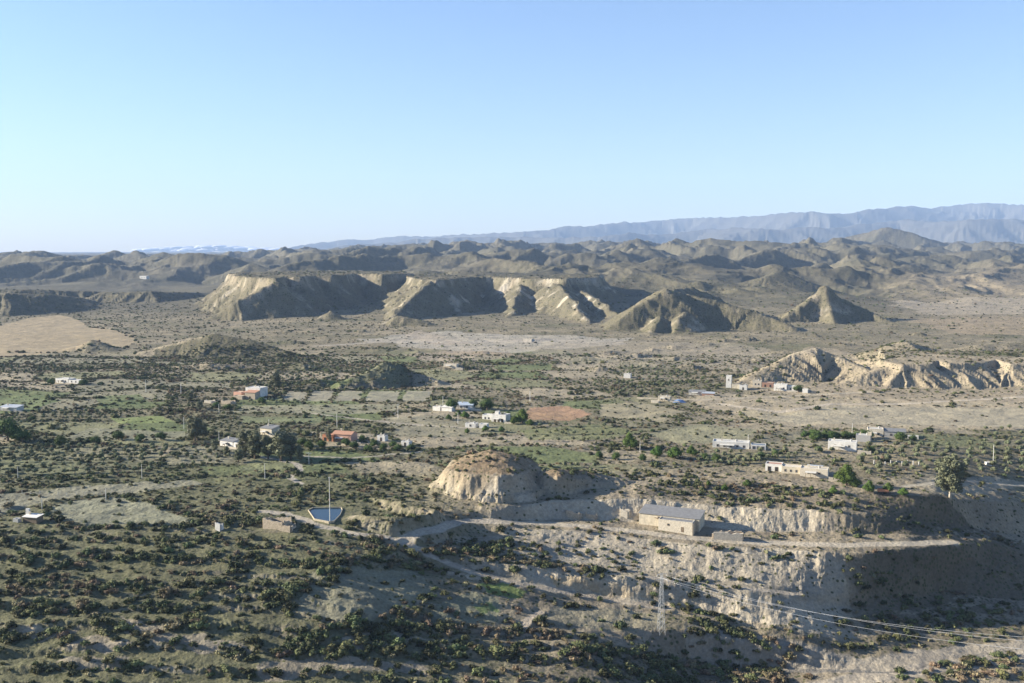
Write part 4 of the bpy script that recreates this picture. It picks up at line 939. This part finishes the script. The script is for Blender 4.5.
# ------------------------------------------------------------------ poles, pylon, cables
def pole(px, py, top, label, mat='pole', arm=0, r=None, name='utility_pole'):
    x, y, z = ground(px, py); h = (py-top)*y/F; r = r or max(.13, .00022*y*1.1)
    o = empty(name, label, 'pole', (x, y, z), random.uniform(-.5, .5), 'utility poles across the valley')
    mb = MB(); mb.tube([(0,0,-.5), (0,0,h)], [r*1.15, r*.8], 8); mb.build('shaft', MAT[mat], o)
    if arm: mb = MB(); mb.box(-arm, -.12, h-.55, arm, .12, h-.3); mb.build('crossarm', MAT['metal'], o)
    return o
PL = [(146,392,380,'pole left of the pale strip fields at the valley edge',0),(181,394,383,'pole left of the stone farmhouse ruin scrub',0),(184,429,417,'short pole behind the tall dark tree clump',0),(188,437,425,'pole in front of the tall dark tree clump',0),
(219,441,431,'pole rising beside the small white house',0),(219,413,404,'pole in the scrub below the low tumbled walls',0),(269,431,419,'pole rising behind the cream cottage',0),(337,427,413,'pole behind the pink house',0),(309,464,452,'street lamp style pole on the farm road bend',1.6),(265,480,463,'pole with a small box on the scrubby flat',0),
(142,478,464,'pole on the edge of the almond rows',0),(18,480,466,'pole at the far left of the almond rows',0),(42,509,497,'pole beside the pale strip at the left edge',0),(106,500,488,'slim pole in the pale strip field',0),(398,418,404,'pole with a pale lamp head in the centre flats',1.3),(443,409,396,'pole left of the first round green tree',0),(458,424,412,'pole in the scrub left of the white villa',0),
(748,449,434,'pole in front of the long white bungalow',0),(852,437,423,'pole by the dark tree row left of the grey farmhouse',0),(993,466,444,'stout pale pole alone among the right hand groves',0),(530,401,391,'pole on the scrub plain above the red field',0),(640,452,440,'pole beside the bushy green tree at the centre right',0),(894,229+40,262,'far pole on the hills at the right',0)]
for px, py, tp, lb, arm in PL[:-1]: pole(px, py, tp, lb, arm=arm)
pole(330, 523, 475, 'tall slender white mast beside the reservoir', r=.16, arm=.5, name='white_mast')
x, y, z = ground(994, 466); o = MB(); o.box(-1.6, -1, -.5, 1.6, 1, 2.0); o.box(-1.8, -1.2, 2.01, 1.8, 1.2, 2.2); o = o.build('meter_cabin', MAT['white']); o.location = (x-3, y, z); tag(o, 'small white cabin at the foot of the stout pole', 'cabin')
# lattice pylon
px_, py_ = 661, 633; x, y, z = ground(px_, py_); hp = (py_-570)*y/F
AVOID.append((x, y, 4))
pyl = empty('lattice_pylon', 'slim galvanised lattice pylon standing at the edge of the shaded gully', 'pylon', (x, y, z), .35); PYL = (x, y, z)
def half(t): return 1.15*(1-t)+.32*t
segs = 11
for sx in (-1, 1):
    for sy in (-1, 1):
        mb = MB(); mb.tube([(sx*half(0), sy*half(0), -.6), (sx*half(1), sy*half(1), hp)], .07, 5); mb.build('leg', MAT['metal'], pyl)
mb = MB()
for k in range(segs):
    t0, t1 = k/segs, (k+1)/segs; a, b_ = half(t0), half(t1)
    for (p, q_) in (((-1,-1),(1,-1)),((1,-1),(1,1)),((1,1),(-1,1)),((-1,1),(-1,-1))):
        p0 = (p[0]*a, p[1]*a, hp*t0); q0 = (q_[0]*b_, q_[1]*b_, hp*t1); p1 = (p[0]*b_, p[1]*b_, hp*t1); q1 = (q_[0]*a, q_[1]*a, hp*t0)
        mb.tube([p0, q0], .028, 4); mb.tube([q1, p1], .028, 4); mb.tube([p1, (q_[0]*b_, q_[1]*b_, hp*t1)], .025, 4)
mb.build('bracing', MAT['metal'], pyl)
arms = [(hp*.985, 1.9), (hp*.90, 2.1)]
tips = []
for hz_, L in arms:
    mb = MB(); mb.tube([(-L, 0, hz_), (L, 0, hz_)], .07, 4); mb.tube([(-L, 0, hz_), (0, 0, hz_+.5), (L, 0, hz_)], .05, 4); mb.build('crossarm', MAT['metal'], pyl)
ca, sa = math.cos(.35), math.sin(.35)
for lx, hz_ in ((1.9, hp*.985), (-1.9, hp*.985), (2.1, hp*.90)):
    mb = MB(); mb.tube([(lx, 0, hz_-.1), (lx, 0, hz_-.8)], [.1, .1], 6); mb.build('insulator', MAT['white'], pyl)
    tips.append((x+lx*ca, y+lx*sa, z+hz_-.8))
# far ends leave the frame at the right, dropping toward the wash
ends = [atY(1100, 646, 275), atY(1100, 641, 277), atY(1100, 655, 273)]
for k, (a, b_) in enumerate(zip(tips, ends)):
    pts = []
    for i in range(25):
        t = i/24; sag = -4.5*4*t*(1-t)
        pts.append((a[0]+(b_[0]-a[0])*t, a[1]+(b_[1]-a[1])*t, a[2]+(b_[2]-a[2])*t+sag))
    mb = MB(); mb.tube(pts, .03, 5); o = mb.build('power_cable', MAT['cable'], smooth=True)
    tag(o, ['upper', 'middle', 'lowest'][k]+' pale power cable running from the lattice pylon over the shaded gully', 'cable', 'power cables over the gully')
# row of white posts in the groves
for i in range(9):
    px = 874+i*5.6; x, y, z = ground(px, 464+ (i % 3)*.8)
    mb = MB(); mb.box(-.18, -.18, -.4, .18, .18, 1.9); mb.box(-.26, -.26, 1.91, .26, .26, 2.05); o = mb.build('white_post', MAT['white']); o.location = (x, y, z); tag(o, 'short white post in the row between the olive groves', 'post', 'white posts between the groves')
for i in range(12):
    px = 22+i*9; x, y, z = ground(px, 495-.25*abs(i-5)+(i % 2))
    mb = MB(); mb.tube([(0,0,-.3),(0.05,0,1.7)], .12, 6); o = mb.build('fence_post', MAT['conc']); o.location = (x, y, z); tag(o, 'pale fence post along the strip field', 'post', 'fence posts along the strip field')

# ------------------------------------------------------------------ trees
def tree_proto(name, label, seed, hh, lumps, leafm, barkm, size, n, trunk_h, tr, core=.5):
    r = random.Random(seed); o = empty(name, label, 'tree', (0, 0, 0))
    mb = MB(); top = (r.uniform(-.2, .2), r.uniform(-.2, .2), trunk_h)
    mb.tube([(0,0,-.4), (r.uniform(-.1,.1), 0, trunk_h*.5), top], [tr*1.4, tr, tr*.8], 8)
    for l in lumps:
        mb.tube([top, ((top[0]+l[0])/2, (top[1]+l[1])/2, trunk_h+(l[2]-trunk_h)*.35), (l[0], l[1], l[2])], [tr*.6, tr*.4, tr*.15], 6)
    mb.build('trunk', barkm, o, smooth=True)
    c = leafcloud(n, lumps, size, seed)
    if core: lump_core(c, [(l[0], l[1], l[2], l[3]) for l in lumps], core, seed)
    c.build('crown', leafm, o)
    return o
def rl(seed, n, R, H0, H1, lr):
    r = random.Random(seed); out = []
    for i in range(n):
        t = (i+.5)/n; z = H0+(H1-H0)*t; rr = R*math.sin(math.pi*(.18+.75*t))**.7; an = i*2.4+r.uniform(-.4, .4)
        out.append((rr*math.cos(an)*r.uniform(.3, .95), rr*math.sin(an)*r.uniform(.3, .95), z, lr*r.uniform(.7, 1.2)))
    return out
def put(proto, px, py, h_px, base_h, label, name=None, wide=1, group=None, first=False, cat='tree'):
    x, y, z = ground(px, py); s = 1.1*h_px*y/F/base_h
    if first:
        proto.location = (x, y, z-.1); proto.scale = (s*wide, s*wide, s); proto['label'] = label; o = proto
        if group: o['group'] = group
    else: o = copy_thing(proto, (x, y, z-.1), random.uniform(0, 6.28), (s*wide, s*wide, s), label, group, cat, name)
    return o
euc = tree_proto('eucalyptus_tree', 'x', 3, 17, rl(3, 18, 5.4, 3.8, 14.5, 3.0), MAT['euc'], MAT['pbark'], .36, 7500, 4, .45)
put(euc, 950, 498, 42, 17, 'big grey green eucalyptus with a pale trunk at the shaded plateau edge', wide=.95, first=True)
rnd_t = tree_proto('round_tree', 'x', 5, 8, [(0,0,3.7,2.7),(1.7,.6,2.8,2),(-1.8,.2,2.7,2.1),(.3,-1.7,2.5,2),(0,1.6,2.9,2),(.4,.2,5.2,1.7),(1.2,-1.1,1.7,1.5),(-1.1,-1.2,1.8,1.5)], MAT['bright'], MAT['bark'], .22, 4200, 1.4, .3)
put(rnd_t, 846, 485, 25, 8, 'rounded bright green tree beside the sprawling ranch', first=True, wide=1.05)
put(rnd_t, 869, 492, 14, 8, 'small bright green tree left of the orange trailer')
put(rnd_t, 888, 493, 13, 8, 'small bright green tree right of the orange trailer')
put(rnd_t, 903, 495, 9, 8, 'low dark green bush tree further right of the orange trailer', wide=1.5)
put(rnd_t, 630, 449, 19, 8, 'bushy bright green tree standing alone at the centre right')
put(rnd_t, 657, 456, 12, 8, 'low round green tree right of the lone bushy tree', wide=1.2)
put(rnd_t, 675, 458, 14, 8, 'widest pale green tree of the clump left of the white bungalow', wide=1.4)
put(rnd_t, 692, 456, 12, 8, 'dark green tree at the right end of the clump left of the white bungalow', wide=1.2)
put(rnd_t, 522, 423, 17, 8, 'bright green tree at the left end of the red brown field')
put(rnd_t, 514, 424, 10, 8, 'small yellow green tree at the foot of the bright tree by the red field')
put(rnd_t, 508, 418, 8, 8, 'tiny tree between the white villa and the bright tree')
pine = tree_proto('pine_tree', 'x', 8, 8, [(0,0,4.2,2.9),(1.9,.4,3.2,2.0),(-1.9,-.2,3.3,2.0),(.2,1.5,3.6,1.9),(0,-1.6,2.8,1.9),(1.1,-.9,1.8,1.5),(-1.2,-.8,1.9,1.6)], MAT['pine'], MAT['bark'], .22, 3600, 1.4, .28)
put(pine, 452, 410, 13, 7.4, 'round dark green tree left of the blue roofed shed', first=True)
put(pine, 473, 408, 10, 7.4, 'small dark tree right behind the blue roofed shed')
put(pine, 487, 410, 13, 7.4, 'widest dark green tree right of the blue roofed shed', wide=1.2)
put(pine, 503, 420, 8, 7.4, 'little dark tree just behind the white villa')
put(pine, 8, 441, 26, 7.4, 'big dark green tree cut by the left edge of the photo', wide=1.1)
put(pine, 22, 442, 14, 7.4, 'lower dark bush tree right of the big tree at the left edge', wide=1.4)
put(pine, 32, 421, 6, 7.4, 'small dark tree above the big tree at the left edge', wide=1.4)
put(pine, 346, 446, 9, 7.4, 'dark garden tree in front of the pink house', wide=1.3)
put(pine, 322, 447, 8, 7.4, 'bright hedge like garden tree at the left corner of the pink house', wide=1.4)
put(pine, 362, 442, 8, 7.4, 'dark tree at the right end of the pink house')
put(pine, 374, 447, 8, 7.4, 'dark tree in front of the tiny white shed', wide=1.3)
put(pine, 393, 447, 7, 7.4, 'dark tree between the two tiny sheds', wide=1.5)
put(pine, 798, 392, 8, 7.4, 'dark bushy tree right of the white hillside house', wide=1.3)
put(pine, 855, 487, 11, 7.4, 'low dark bush at the foot of the rounded tree by the ranch', wide=1.3)
for i in range(11):
    lab = 'dark green tree in the row left of the grey farmhouse'
    put(pine, 806+i*6.3+random.uniform(-1.5, 1.5), 439+random.uniform(-1.5, 1.0), random.uniform(8, 11), 7.4, lab, group='trees in the row left of the grey farmhouse', wide=1.15)
tall = tree_proto('tall_tree', 'x', 12, 13, rl(12, 13, 3.2, 2.6, 11, 2.4), MAT['euc'], MAT['bark'], .28, 2800, 3.4, .32, .5)
put(tall, 276, 390, 17, 13, 'tall tree standing alone right of the stone farmhouse ruin', first=True, wide=1.35)
put(tall, 195, 441, 25, 13, 'tall dark tree clump left of the small white house', wide=1.3)
put(tall, 203, 438, 16, 13, 'shorter tree right of the tall dark clump', wide=1.2)
put(tall, 245, 457, 27, 13, 'leftmost yellowish tree of the eucalyptus clump', wide=1.1)
put(tall, 255, 459, 29, 13, 'second tree from the left in the eucalyptus clump', wide=1.0)
put(tall, 268, 459, 24, 13, 'thin tree in the middle of the eucalyptus clump', wide=.9)
put(tall, 281, 461, 31, 13, 'tallest and darkest tree of the eucalyptus clump', wide=1.3)
put(tall, 291, 459, 25, 13, 'rightmost dark tree of the eucalyptus clump', wide=1.3)
put(tall, 190, 401, 11, 13, 'feathery pale tree left of the scattered wall remains', wide=1.5)
put(tall, 200, 410, 9, 13, 'feathery low tree below the scattered wall remains', wide=1.6)
put(tall, 329, 442, 15, 13, 'slim dark palm like tree left of the pink house', wide=.6)
put(tall, 318, 440, 12, 13, 'second slim tree further left of the pink house', wide=.6)
put(tall, 610, 454, 8, 13, 'tiny slim tree left of the lone bushy tree', wide=1.2)
put(tall, 38, 452, 8, 13, 'pale leafless looking tree right of the big tree at the left edge', wide=1.4)
# garden trees around the houses
def cluster(proto, spots, label, group, hb):
    for px, py, h in spots: put(proto, px+random.uniform(-1, 1), py, h*1.15, hb, label, group=group, wide=random.uniform(1.0, 1.5))
cluster(pine, [(302,446,8),(310,450,9),(354,449,8),(384,450,7),(398,451,7),(412,450,6),(368,452,7)], 'small dark garden tree around the pink house', 'garden trees around the pink house', 7.4)
cluster(rnd_t, [(458,416,6),(466,418,7),(449,420,6),(486,431,6),(468,433,5),(502,432,6),(530,425,6)], 'small green garden tree around the white villa', 'garden trees around the white villa', 8)
cluster(pine, [(600,458,7),(616,460,8),(642,461,7),(706,460,7),(716,462,8),(760,458,6),(775,457,7)], 'small dark tree in the loose line left of the white bungalow', 'trees left of the white bungalow', 7.4)
cluster(rnd_t, [(724,490,6),(748,486,7),(708,486,6),(834,493,7),(812,490,5)], 'small green tree around the sprawling ranch', 'small trees around the ranch', 8)
cluster(pine, [(50,385,6),(84,385,6),(234,403,6),(262,404,7),(228,410,6),(216,408,6)], 'small dark tree beside the far left farmhouses', 'trees beside the far left farmhouses', 7.4)
cluster(pine, [(814,440,8),(900,440,8),(912,441,6),(820,452,6),(872,452,6)], 'small dark tree near the grey farmhouse', 'trees near the grey farmhouse', 7.4)
cluster(tall, [(214,452,11),(238,462,12),(300,462,13),(226,456,9)], 'scraggy tree at the edge of the eucalyptus clump', 'scraggy trees around the eucalyptus clump', 13)
cluster(pine, [(118,440,9),(140,442,8),(96,444,8),(60,446,10),(160,440,8)], 'dark bushy tree on the bank above the almond rows', 'bushy trees above the almond rows', 7.4)
# orchards
olv = tree_proto('olive_tree', 'x', 20, 3.4, [(0,0,2.0,1.2),(.8,.3,1.8,.9),(-.8,-.2,1.8,.95),(.1,-.8,1.7,.85),(0,.8,1.9,.85)], MAT['olive'], MAT['bark'], .2, 460, .9, .13, .6)
used = [False]
def orchard(corner, nu, nv, label, group, jit=.9, sc=(.8, 1.25), skip=.04, lean=0):
    p = [ground(*c) for c in corner]    # four corners: near left, near right, far right, far left
    for i in range(nu):
        for j in range(nv):
            if random.random() < skip: continue
            u = i/(nu-1); v = j/(nv-1)
            x = (p[0][0]*(1-u)+p[1][0]*u)*(1-v)+(p[3][0]*(1-u)+p[2][0]*u)*v+random.gauss(0, jit)
            y = (p[0][1]*(1-u)+p[1][1]*u)*(1-v)+(p[3][1]*(1-u)+p[2][1]*u)*v+random.gauss(0, jit)
            s = random.uniform(*sc); z = zat(x, y)-.1
            if not used[0]:
                used[0] = True; olv.location = (x, y, z); olv.scale = (s, s, s); olv['label'] = label; olv['group'] = group
            else: copy_thing(olv, (x, y, z), random.uniform(0, 6), s, label, group)
orchard([(0,474),(150,472),(165,448),(0,447)], 13, 6, 'small grey green almond tree in the rows above the pale strip field', 'almond trees above the strip field')
orchard([(700,466),(765,462),(830,452),(700,455)], 10, 4, 'small olive tree in the grove right of the white bungalow', 'olive trees right of the white bungalow')
orchard([(860,462),(1020,462),(1020,447),(870,448)], 13, 4, 'small olive tree in the grove below the grey farmhouse', 'olive trees below the grey farmhouse', sc=(1.0, 1.5))
orchard([(866,476),(1020,474),(1020,466),(862,469)], 12, 3, 'small olive tree in the grove in front of the white posts', 'olive trees in front of the white posts', sc=(.9, 1.35))
orchard([(530,441),(640,441),(640,427),(540,427)], 9, 3, 'small tree in the green plot behind the near knoll', 'trees behind the near knoll', sc=(.7, 1.1))
orchard([(985,442),(1024,442),(1024,430),(985,430)], 4, 3, 'small olive tree at the far right edge of the bare flats', 'olive trees at the far right edge', sc=(.9, 1.2))

# ------------------------------------------------------------------ scrub
zr_c, h1c, h2c, fec = CELL
op = []
gy = 0
yv = 430.
while yv < 1050:
    for xv in np.arange(-.56*yv, .56*yv, 6.5+yv*.002):
        ir = int(np.searchsorted(Y1, yv))-zr_c.start; ic = int(np.clip(np.searchsorted(A1, xv/yv), 0, NCT-1))
        if 0 <= ir < h1c.shape[0] and .5 < h1c[ir, ic] < .80 and fec[ir, ic] > 2.5 and yv > 470 and ROAD[ir+zr_c.start, ic] == 0 and (not FIELD[ir+zr_c.start, ic]) and (PX[ic] < 600 or yv > 560) and yv < 1000 and (PX[ic] < 700 or yv < 690) and random.random() > .12:
            op.append((xv+random.gauss(0, .5), yv+random.gauss(0, .5), random.uniform(.75, 1.15)))
    yv += 7.0+yv*.004
print('orchard rows', len(op))
for _ in range(26000):
    yv = random.uniform(450, 1150); xv = random.uniform(-.56, .56)*yv; ir = int(np.searchsorted(Y1, yv))-zr_c.start; ic = int(np.clip(np.searchsorted(A1, xv/yv), 0, NCT-1))
    if 0 <= ir < h1c.shape[0] and fec[ir, ic] < 1.9 and random.random() < .62 and ROAD[ir+zr_c.start, ic] == 0 and (not FIELD[ir+zr_c.start, ic]) and (PX[ic] < 620 or (yv > 540 and yv < 720)):
        ex.append((xv, yv, random.uniform(.9, 2.1)*(1+(yv-450)/1500)))
if ex:
    exa = np.array(ex); exx, exy, exs = exa[:, 0], exa[:, 1], exa[:, 2]
px_s = np.concatenate([xx[keep], exx]); py_s = np.concatenate([yy[keep], exy])
sc_s = np.concatenate([np.exp(r2.normal(0, .38, keep.sum()))*(1.0+.55*np.clip(fbm(xx[keep]/40, yy[keep]/30, 2, 351)*2+.3, 0, 1))*np.interp(yy[keep], [250, 600, 1200, 2300], [1.0, 1.0, 1.15, 1.7]), exs])
sc_s = np.clip(sc_s*np.interp(py_s, [250, 420, 460], [1.22, 1.15, 1.0]), .45, 4.2)
ok = (np.abs(px_s/py_s) < .565)
for (ax, ay, ar) in AVOID: ok &= (px_s-ax)**2+(py_s-ay)**2 > (ar+sc_s)**2
px_s, py_s, sc_s = px_s[ok], py_s[ok], sc_s[ok]
i_ = np.clip(np.searchsorted(Y1, py_s)-1, 0, NR-2); a_ = px_s/py_s; j_ = np.clip(np.searchsorted(A1, a_)-1, 0, NCT-2)
t1_ = (py_s-Y1[i_])/(Y1[i_+1]-Y1[i_]); t2_ = (a_-A1[j_])/(A1[j_+1]-A1[j_])
pz_s = (Z[i_,j_]*(1-t2_)+Z[i_,j_+1]*t2_)*(1-t1_)+(Z[i_+1,j_]*(1-t2_)+Z[i_+1,j_+1]*t2_)*t1_ - .08*sc_s
kn_ = fbm(px_s/45, py_s/30, 2, 355)+r2.normal(0, .25, len(px_s))
kind = np.where(kn_ > .30, 2, np.where(r2.random(len(px_s)) < .5, 0, 1))
kind = np.where((r2.random(len(px_s)) < .16), 3, kind)
u_s = CX+F*a_; screen = sc_s/py_s; v_s = Y0+(H-pz_s)*F/py_s
vis = (np.abs(u_s-512) < 520) & (v_s < 690)
order = np.argsort(-np.where(vis, screen, 0)); big = order[:290]; isbig = np.zeros(len(px_s), bool); isbig[big] = True
gname = {0: 'green shrubs on the near slopes', 2: 'brown bushes on the near slopes', 3: 'yellow tussocks on the near slopes'}
def where_word(u, v):
    if u < 300 and v > 500: return 'on the dark terraces at the lower left', 'lower left terraces'
    if u < 450 and v > 500: return 'beside the terraced field below the reservoir', 'field below the reservoir'
    if v > 625 and u > 600: return 'in and around the shaded gully at the lower right', 'lower right gully'
    if v > 560 and u <= 640: return 'on the terraces left of the lattice pylon', 'terraces left of the pylon'
    if u > 600 and v > 480: return 'on the pale scarps around the stone barn', 'scarps around the barn'
    if u > 600 : return 'on the plateau right of the knoll', 'plateau right of the knoll'
    if v > 480: return 'around the foot of the white knoll', 'foot of the knoll'
    return 'out on the valley floor beyond the terraces', 'valley floor'
kw = {0: ('dark green rounded shrub', 'green shrubs'), 1: ('low spreading green shrub', 'low green shrubs'), 2: ('reddish brown dry bush', 'brown bushes'), 3: ('yellowish dry tussock', 'yellow tussocks')}
firsto = {}
for i in big:
    k = int(kind[i]); ob = bpy.data.objects.new(protos[k].name, protos[k]); COL.objects.link(ob)
    s = float(sc_s[i]); ob.location = (float(px_s[i]), float(py_s[i]), float(pz_s[i])); ob.rotation_euler = (0, 0, random.uniform(0, 6.28)); ob.scale = (s*random.uniform(.9, 1.25), s, s*random.uniform(.75, 1.1))
    ww, wg = where_word(float(u_s[i]), float(v_s[i]))
    tag(ob, kw[k][0]+' '+ww, 'shrub' if k < 3 else 'tussock', kw[k][1]+' at the '+wg)
    firsto.setdefault(k, ob)
def scatter(k, name, label, me=None):
    n = 0
    if me is None:
     sel = (kind == k) & ~isbig; n = int(sel.sum())
     me = bpy.data.meshes.new(name); me.vertices.add(n)
     me.vertices.foreach_set('co', np.stack([px_s[sel], py_s[sel], pz_s[sel]], -1).astype(f32).reshape(-1))
     at1 = me.attributes.new('sc', 'FLOAT', 'POINT'); at1.data.foreach_set('value', sc_s[sel].astype(f32))
     at2 = me.attributes.new('rz', 'FLOAT', 'POINT'); at2.data.foreach_set('value', r2.uniform(0, 6.28, n).astype(f32))
    o = bpy.data.objects.new(name, me); COL.objects.link(o); tag(o, label, 'scrub', kind='stuff')
    ng = bpy.data.node_groups.new(name+'_scatter', 'GeometryNodeTree')
    ng.interface.new_socket('Geometry', in_out='INPUT', socket_type='NodeSocketGeometry'); ng.interface.new_socket('Geometry', in_out='OUTPUT', socket_type='NodeSocketGeometry')
    N_ = ng.nodes.new; gi = N_('NodeGroupInput'); go = N_('NodeGroupOutput'); ip = N_('GeometryNodeInstanceOnPoints'); oi = N_('GeometryNodeObjectInfo')
    oi.transform_space = 'ORIGINAL'; oi.inputs['Object'].default_value = firsto[k]; oi.inputs['As Instance'].default_value = True
    s_ = N_('GeometryNodeInputNamedAttribute'); s_.data_type = 'FLOAT'; s_.inputs[0].default_value = 'sc'
    r_ = N_('GeometryNodeInputNamedAttribute'); r_.data_type = 'FLOAT'; r_.inputs[0].default_value = 'rz'
    cx = N_('ShaderNodeCombineXYZ'); m2p = N_('GeometryNodeMeshToPoints')
    sx_ = N_('ShaderNodeCombineXYZ')
    L = ng.links.new
    L(gi.outputs[0], ip.inputs['Points']); L(oi.outputs['Geometry'], ip.inputs['Instance'])
    dv = 1.0
    L(r_.outputs[0], cx.inputs[2]); L(cx.outputs[0], ip.inputs['Rotation'])
    for q_ in range(3): L(s_.outputs[0], sx_.inputs[q_])
    L(sx_.outputs[0], ip.inputs['Scale']); L(ip.outputs[0], go.inputs[0])
    md = o.modifiers.new('scatter', 'NODES'); md.node_group = ng
    return n
for_o = np.array([q_ for q_ in op if all((q_[0]-a[0])**2+(q_[1]-a[1])**2 > (a[2]+2)**2 for a in AVOID)])
me = bpy.data.meshes.new('orchard_rows'); me.from_pydata([(float(a), float(b), zat(float(a), float(b))) for a, b, c in for_o], [], [])
at1 = me.attributes.new('sc', 'FLOAT', 'POINT'); at1.data.foreach_set('value', for_o[:, 2].astype(f32))
at2 = me.attributes.new('rz', 'FLOAT', 'POINT'); at2.data.foreach_set('value', r2.uniform(0, 6.28, len(for_o)).astype(f32))
fruit = leafcloud(170, [(0,0,1.9,1.2),(.8,.3,1.6,.9),(-.8,-.2,1.6,.95),(.1,-.8,1.5,.85)], .3, 77); lump_core(fruit, [(0,0,1.8,1.2),(.6,.3,1.6,.9),(-.6,-.2,1.6,.95)], .7, 3)
fruit = fruit.build('olive_tree', MAT['olive']); fx_, fy_ = unproj(120, 469, 0); fruit.location = (fx_, fy_, zat(fx_, fy_)); tag(fruit, 'lowest rounded olive bush tree without a visible trunk in the almond rows', 'tree')
firsto['orch'] = fruit
cnt = [scatter(0, 'green_scrub', 'dense dark green scrub over the valley floor'), scatter(1, 'low_scrub', 'low spreading green scrub over the slopes'), scatter(2, 'dry_scrub', 'reddish brown dry scrub in patches'), scatter(3, 'tussock_grass', 'yellowish tussocks between the shrubs')]
scatter('orch', 'orchard_rows', 'rows of small olive and almond trees in the valley plots', me)
print('scrub', cnt, 'big', len(big))
# low cloud beyond the hills
m, nt_, b = newmat('cloud_white'); b.inputs['Base Color'].default_value = (.50, .49, .50, 1); b.inputs['Roughness'].default_value = 1; b.inputs['Specular IOR Level'].default_value = 0
cl = MB(); r = random.Random(2)
for i in range(150):
    t = r.random(); px = 135+150*t; hgt = (1-abs(t-.5)*1.6)*r.random(); c = atY(px, 251-5.5*hgt, 33000+r.uniform(-1500, 1500)); R_ = r.uniform(60, 120)
    vs = []; nl, nm = 18, 11
    for a in range(nm+1):
        ph = math.pi*a/nm
        for b_ in range(nl):
            th = 2*math.pi*b_/nl; q_ = R_*r.uniform(.97, 1.03); vs.append((c[0]+q_*2.4*math.sin(ph)*math.cos(th), c[1]+q_*math.sin(ph)*math.sin(th), c[2]+q_*.45*math.cos(ph)))
    cl.add(vs, [(a*nl+b_, a*nl+(b_+1) % nl, (a+1)*nl+(b_+1) % nl, (a+1)*nl+b_) for a in range(nm) for b_ in range(nl)])
o = cl.build('clouds', m, smooth=True); tag(o, 'thin bank of white cloud low on the left horizon', 'clouds', kind='structure')
# ------------------------------------------------------------------ air
hz = bpy.data.meshes.new('haze'); X0, X1, YA, YB, ZA, ZB = -30000, 30000, -400, 24000, -70, 1900
vv = [(x, y, z) for x in (X0, X1) for y in (YA, YB) for z in (ZA, ZB)]
hz.from_pydata(vv, [], [(0,1,3,2),(4,6,7,5),(0,4,5,1),(2,3,7,6),(0,2,6,4),(1,5,7,3)])
ho = bpy.data.objects.new('haze', hz); COL.objects.link(ho); ho['kind'] = 'stuff'
ho['label'] = 'pale blue distance haze over the valley'; ho['category'] = 'haze'
hm = bpy.data.materials.new('haze_air'); hm.use_nodes = True; ht = hm.node_tree; ht.nodes.remove(ht.nodes['Principled BSDF'])
pv = ht.nodes.new('ShaderNodeVolumePrincipled'); pv.inputs['Color'].default_value = (.43, .60, .90, 1)
pv.inputs['Density'].default_value = 3.7e-5; pv.inputs['Anisotropy'].default_value = 0.0
ht.links.new(pv.outputs[0], ht.nodes['Material Output'].inputs['Volume']); hz.materials.append(hm)
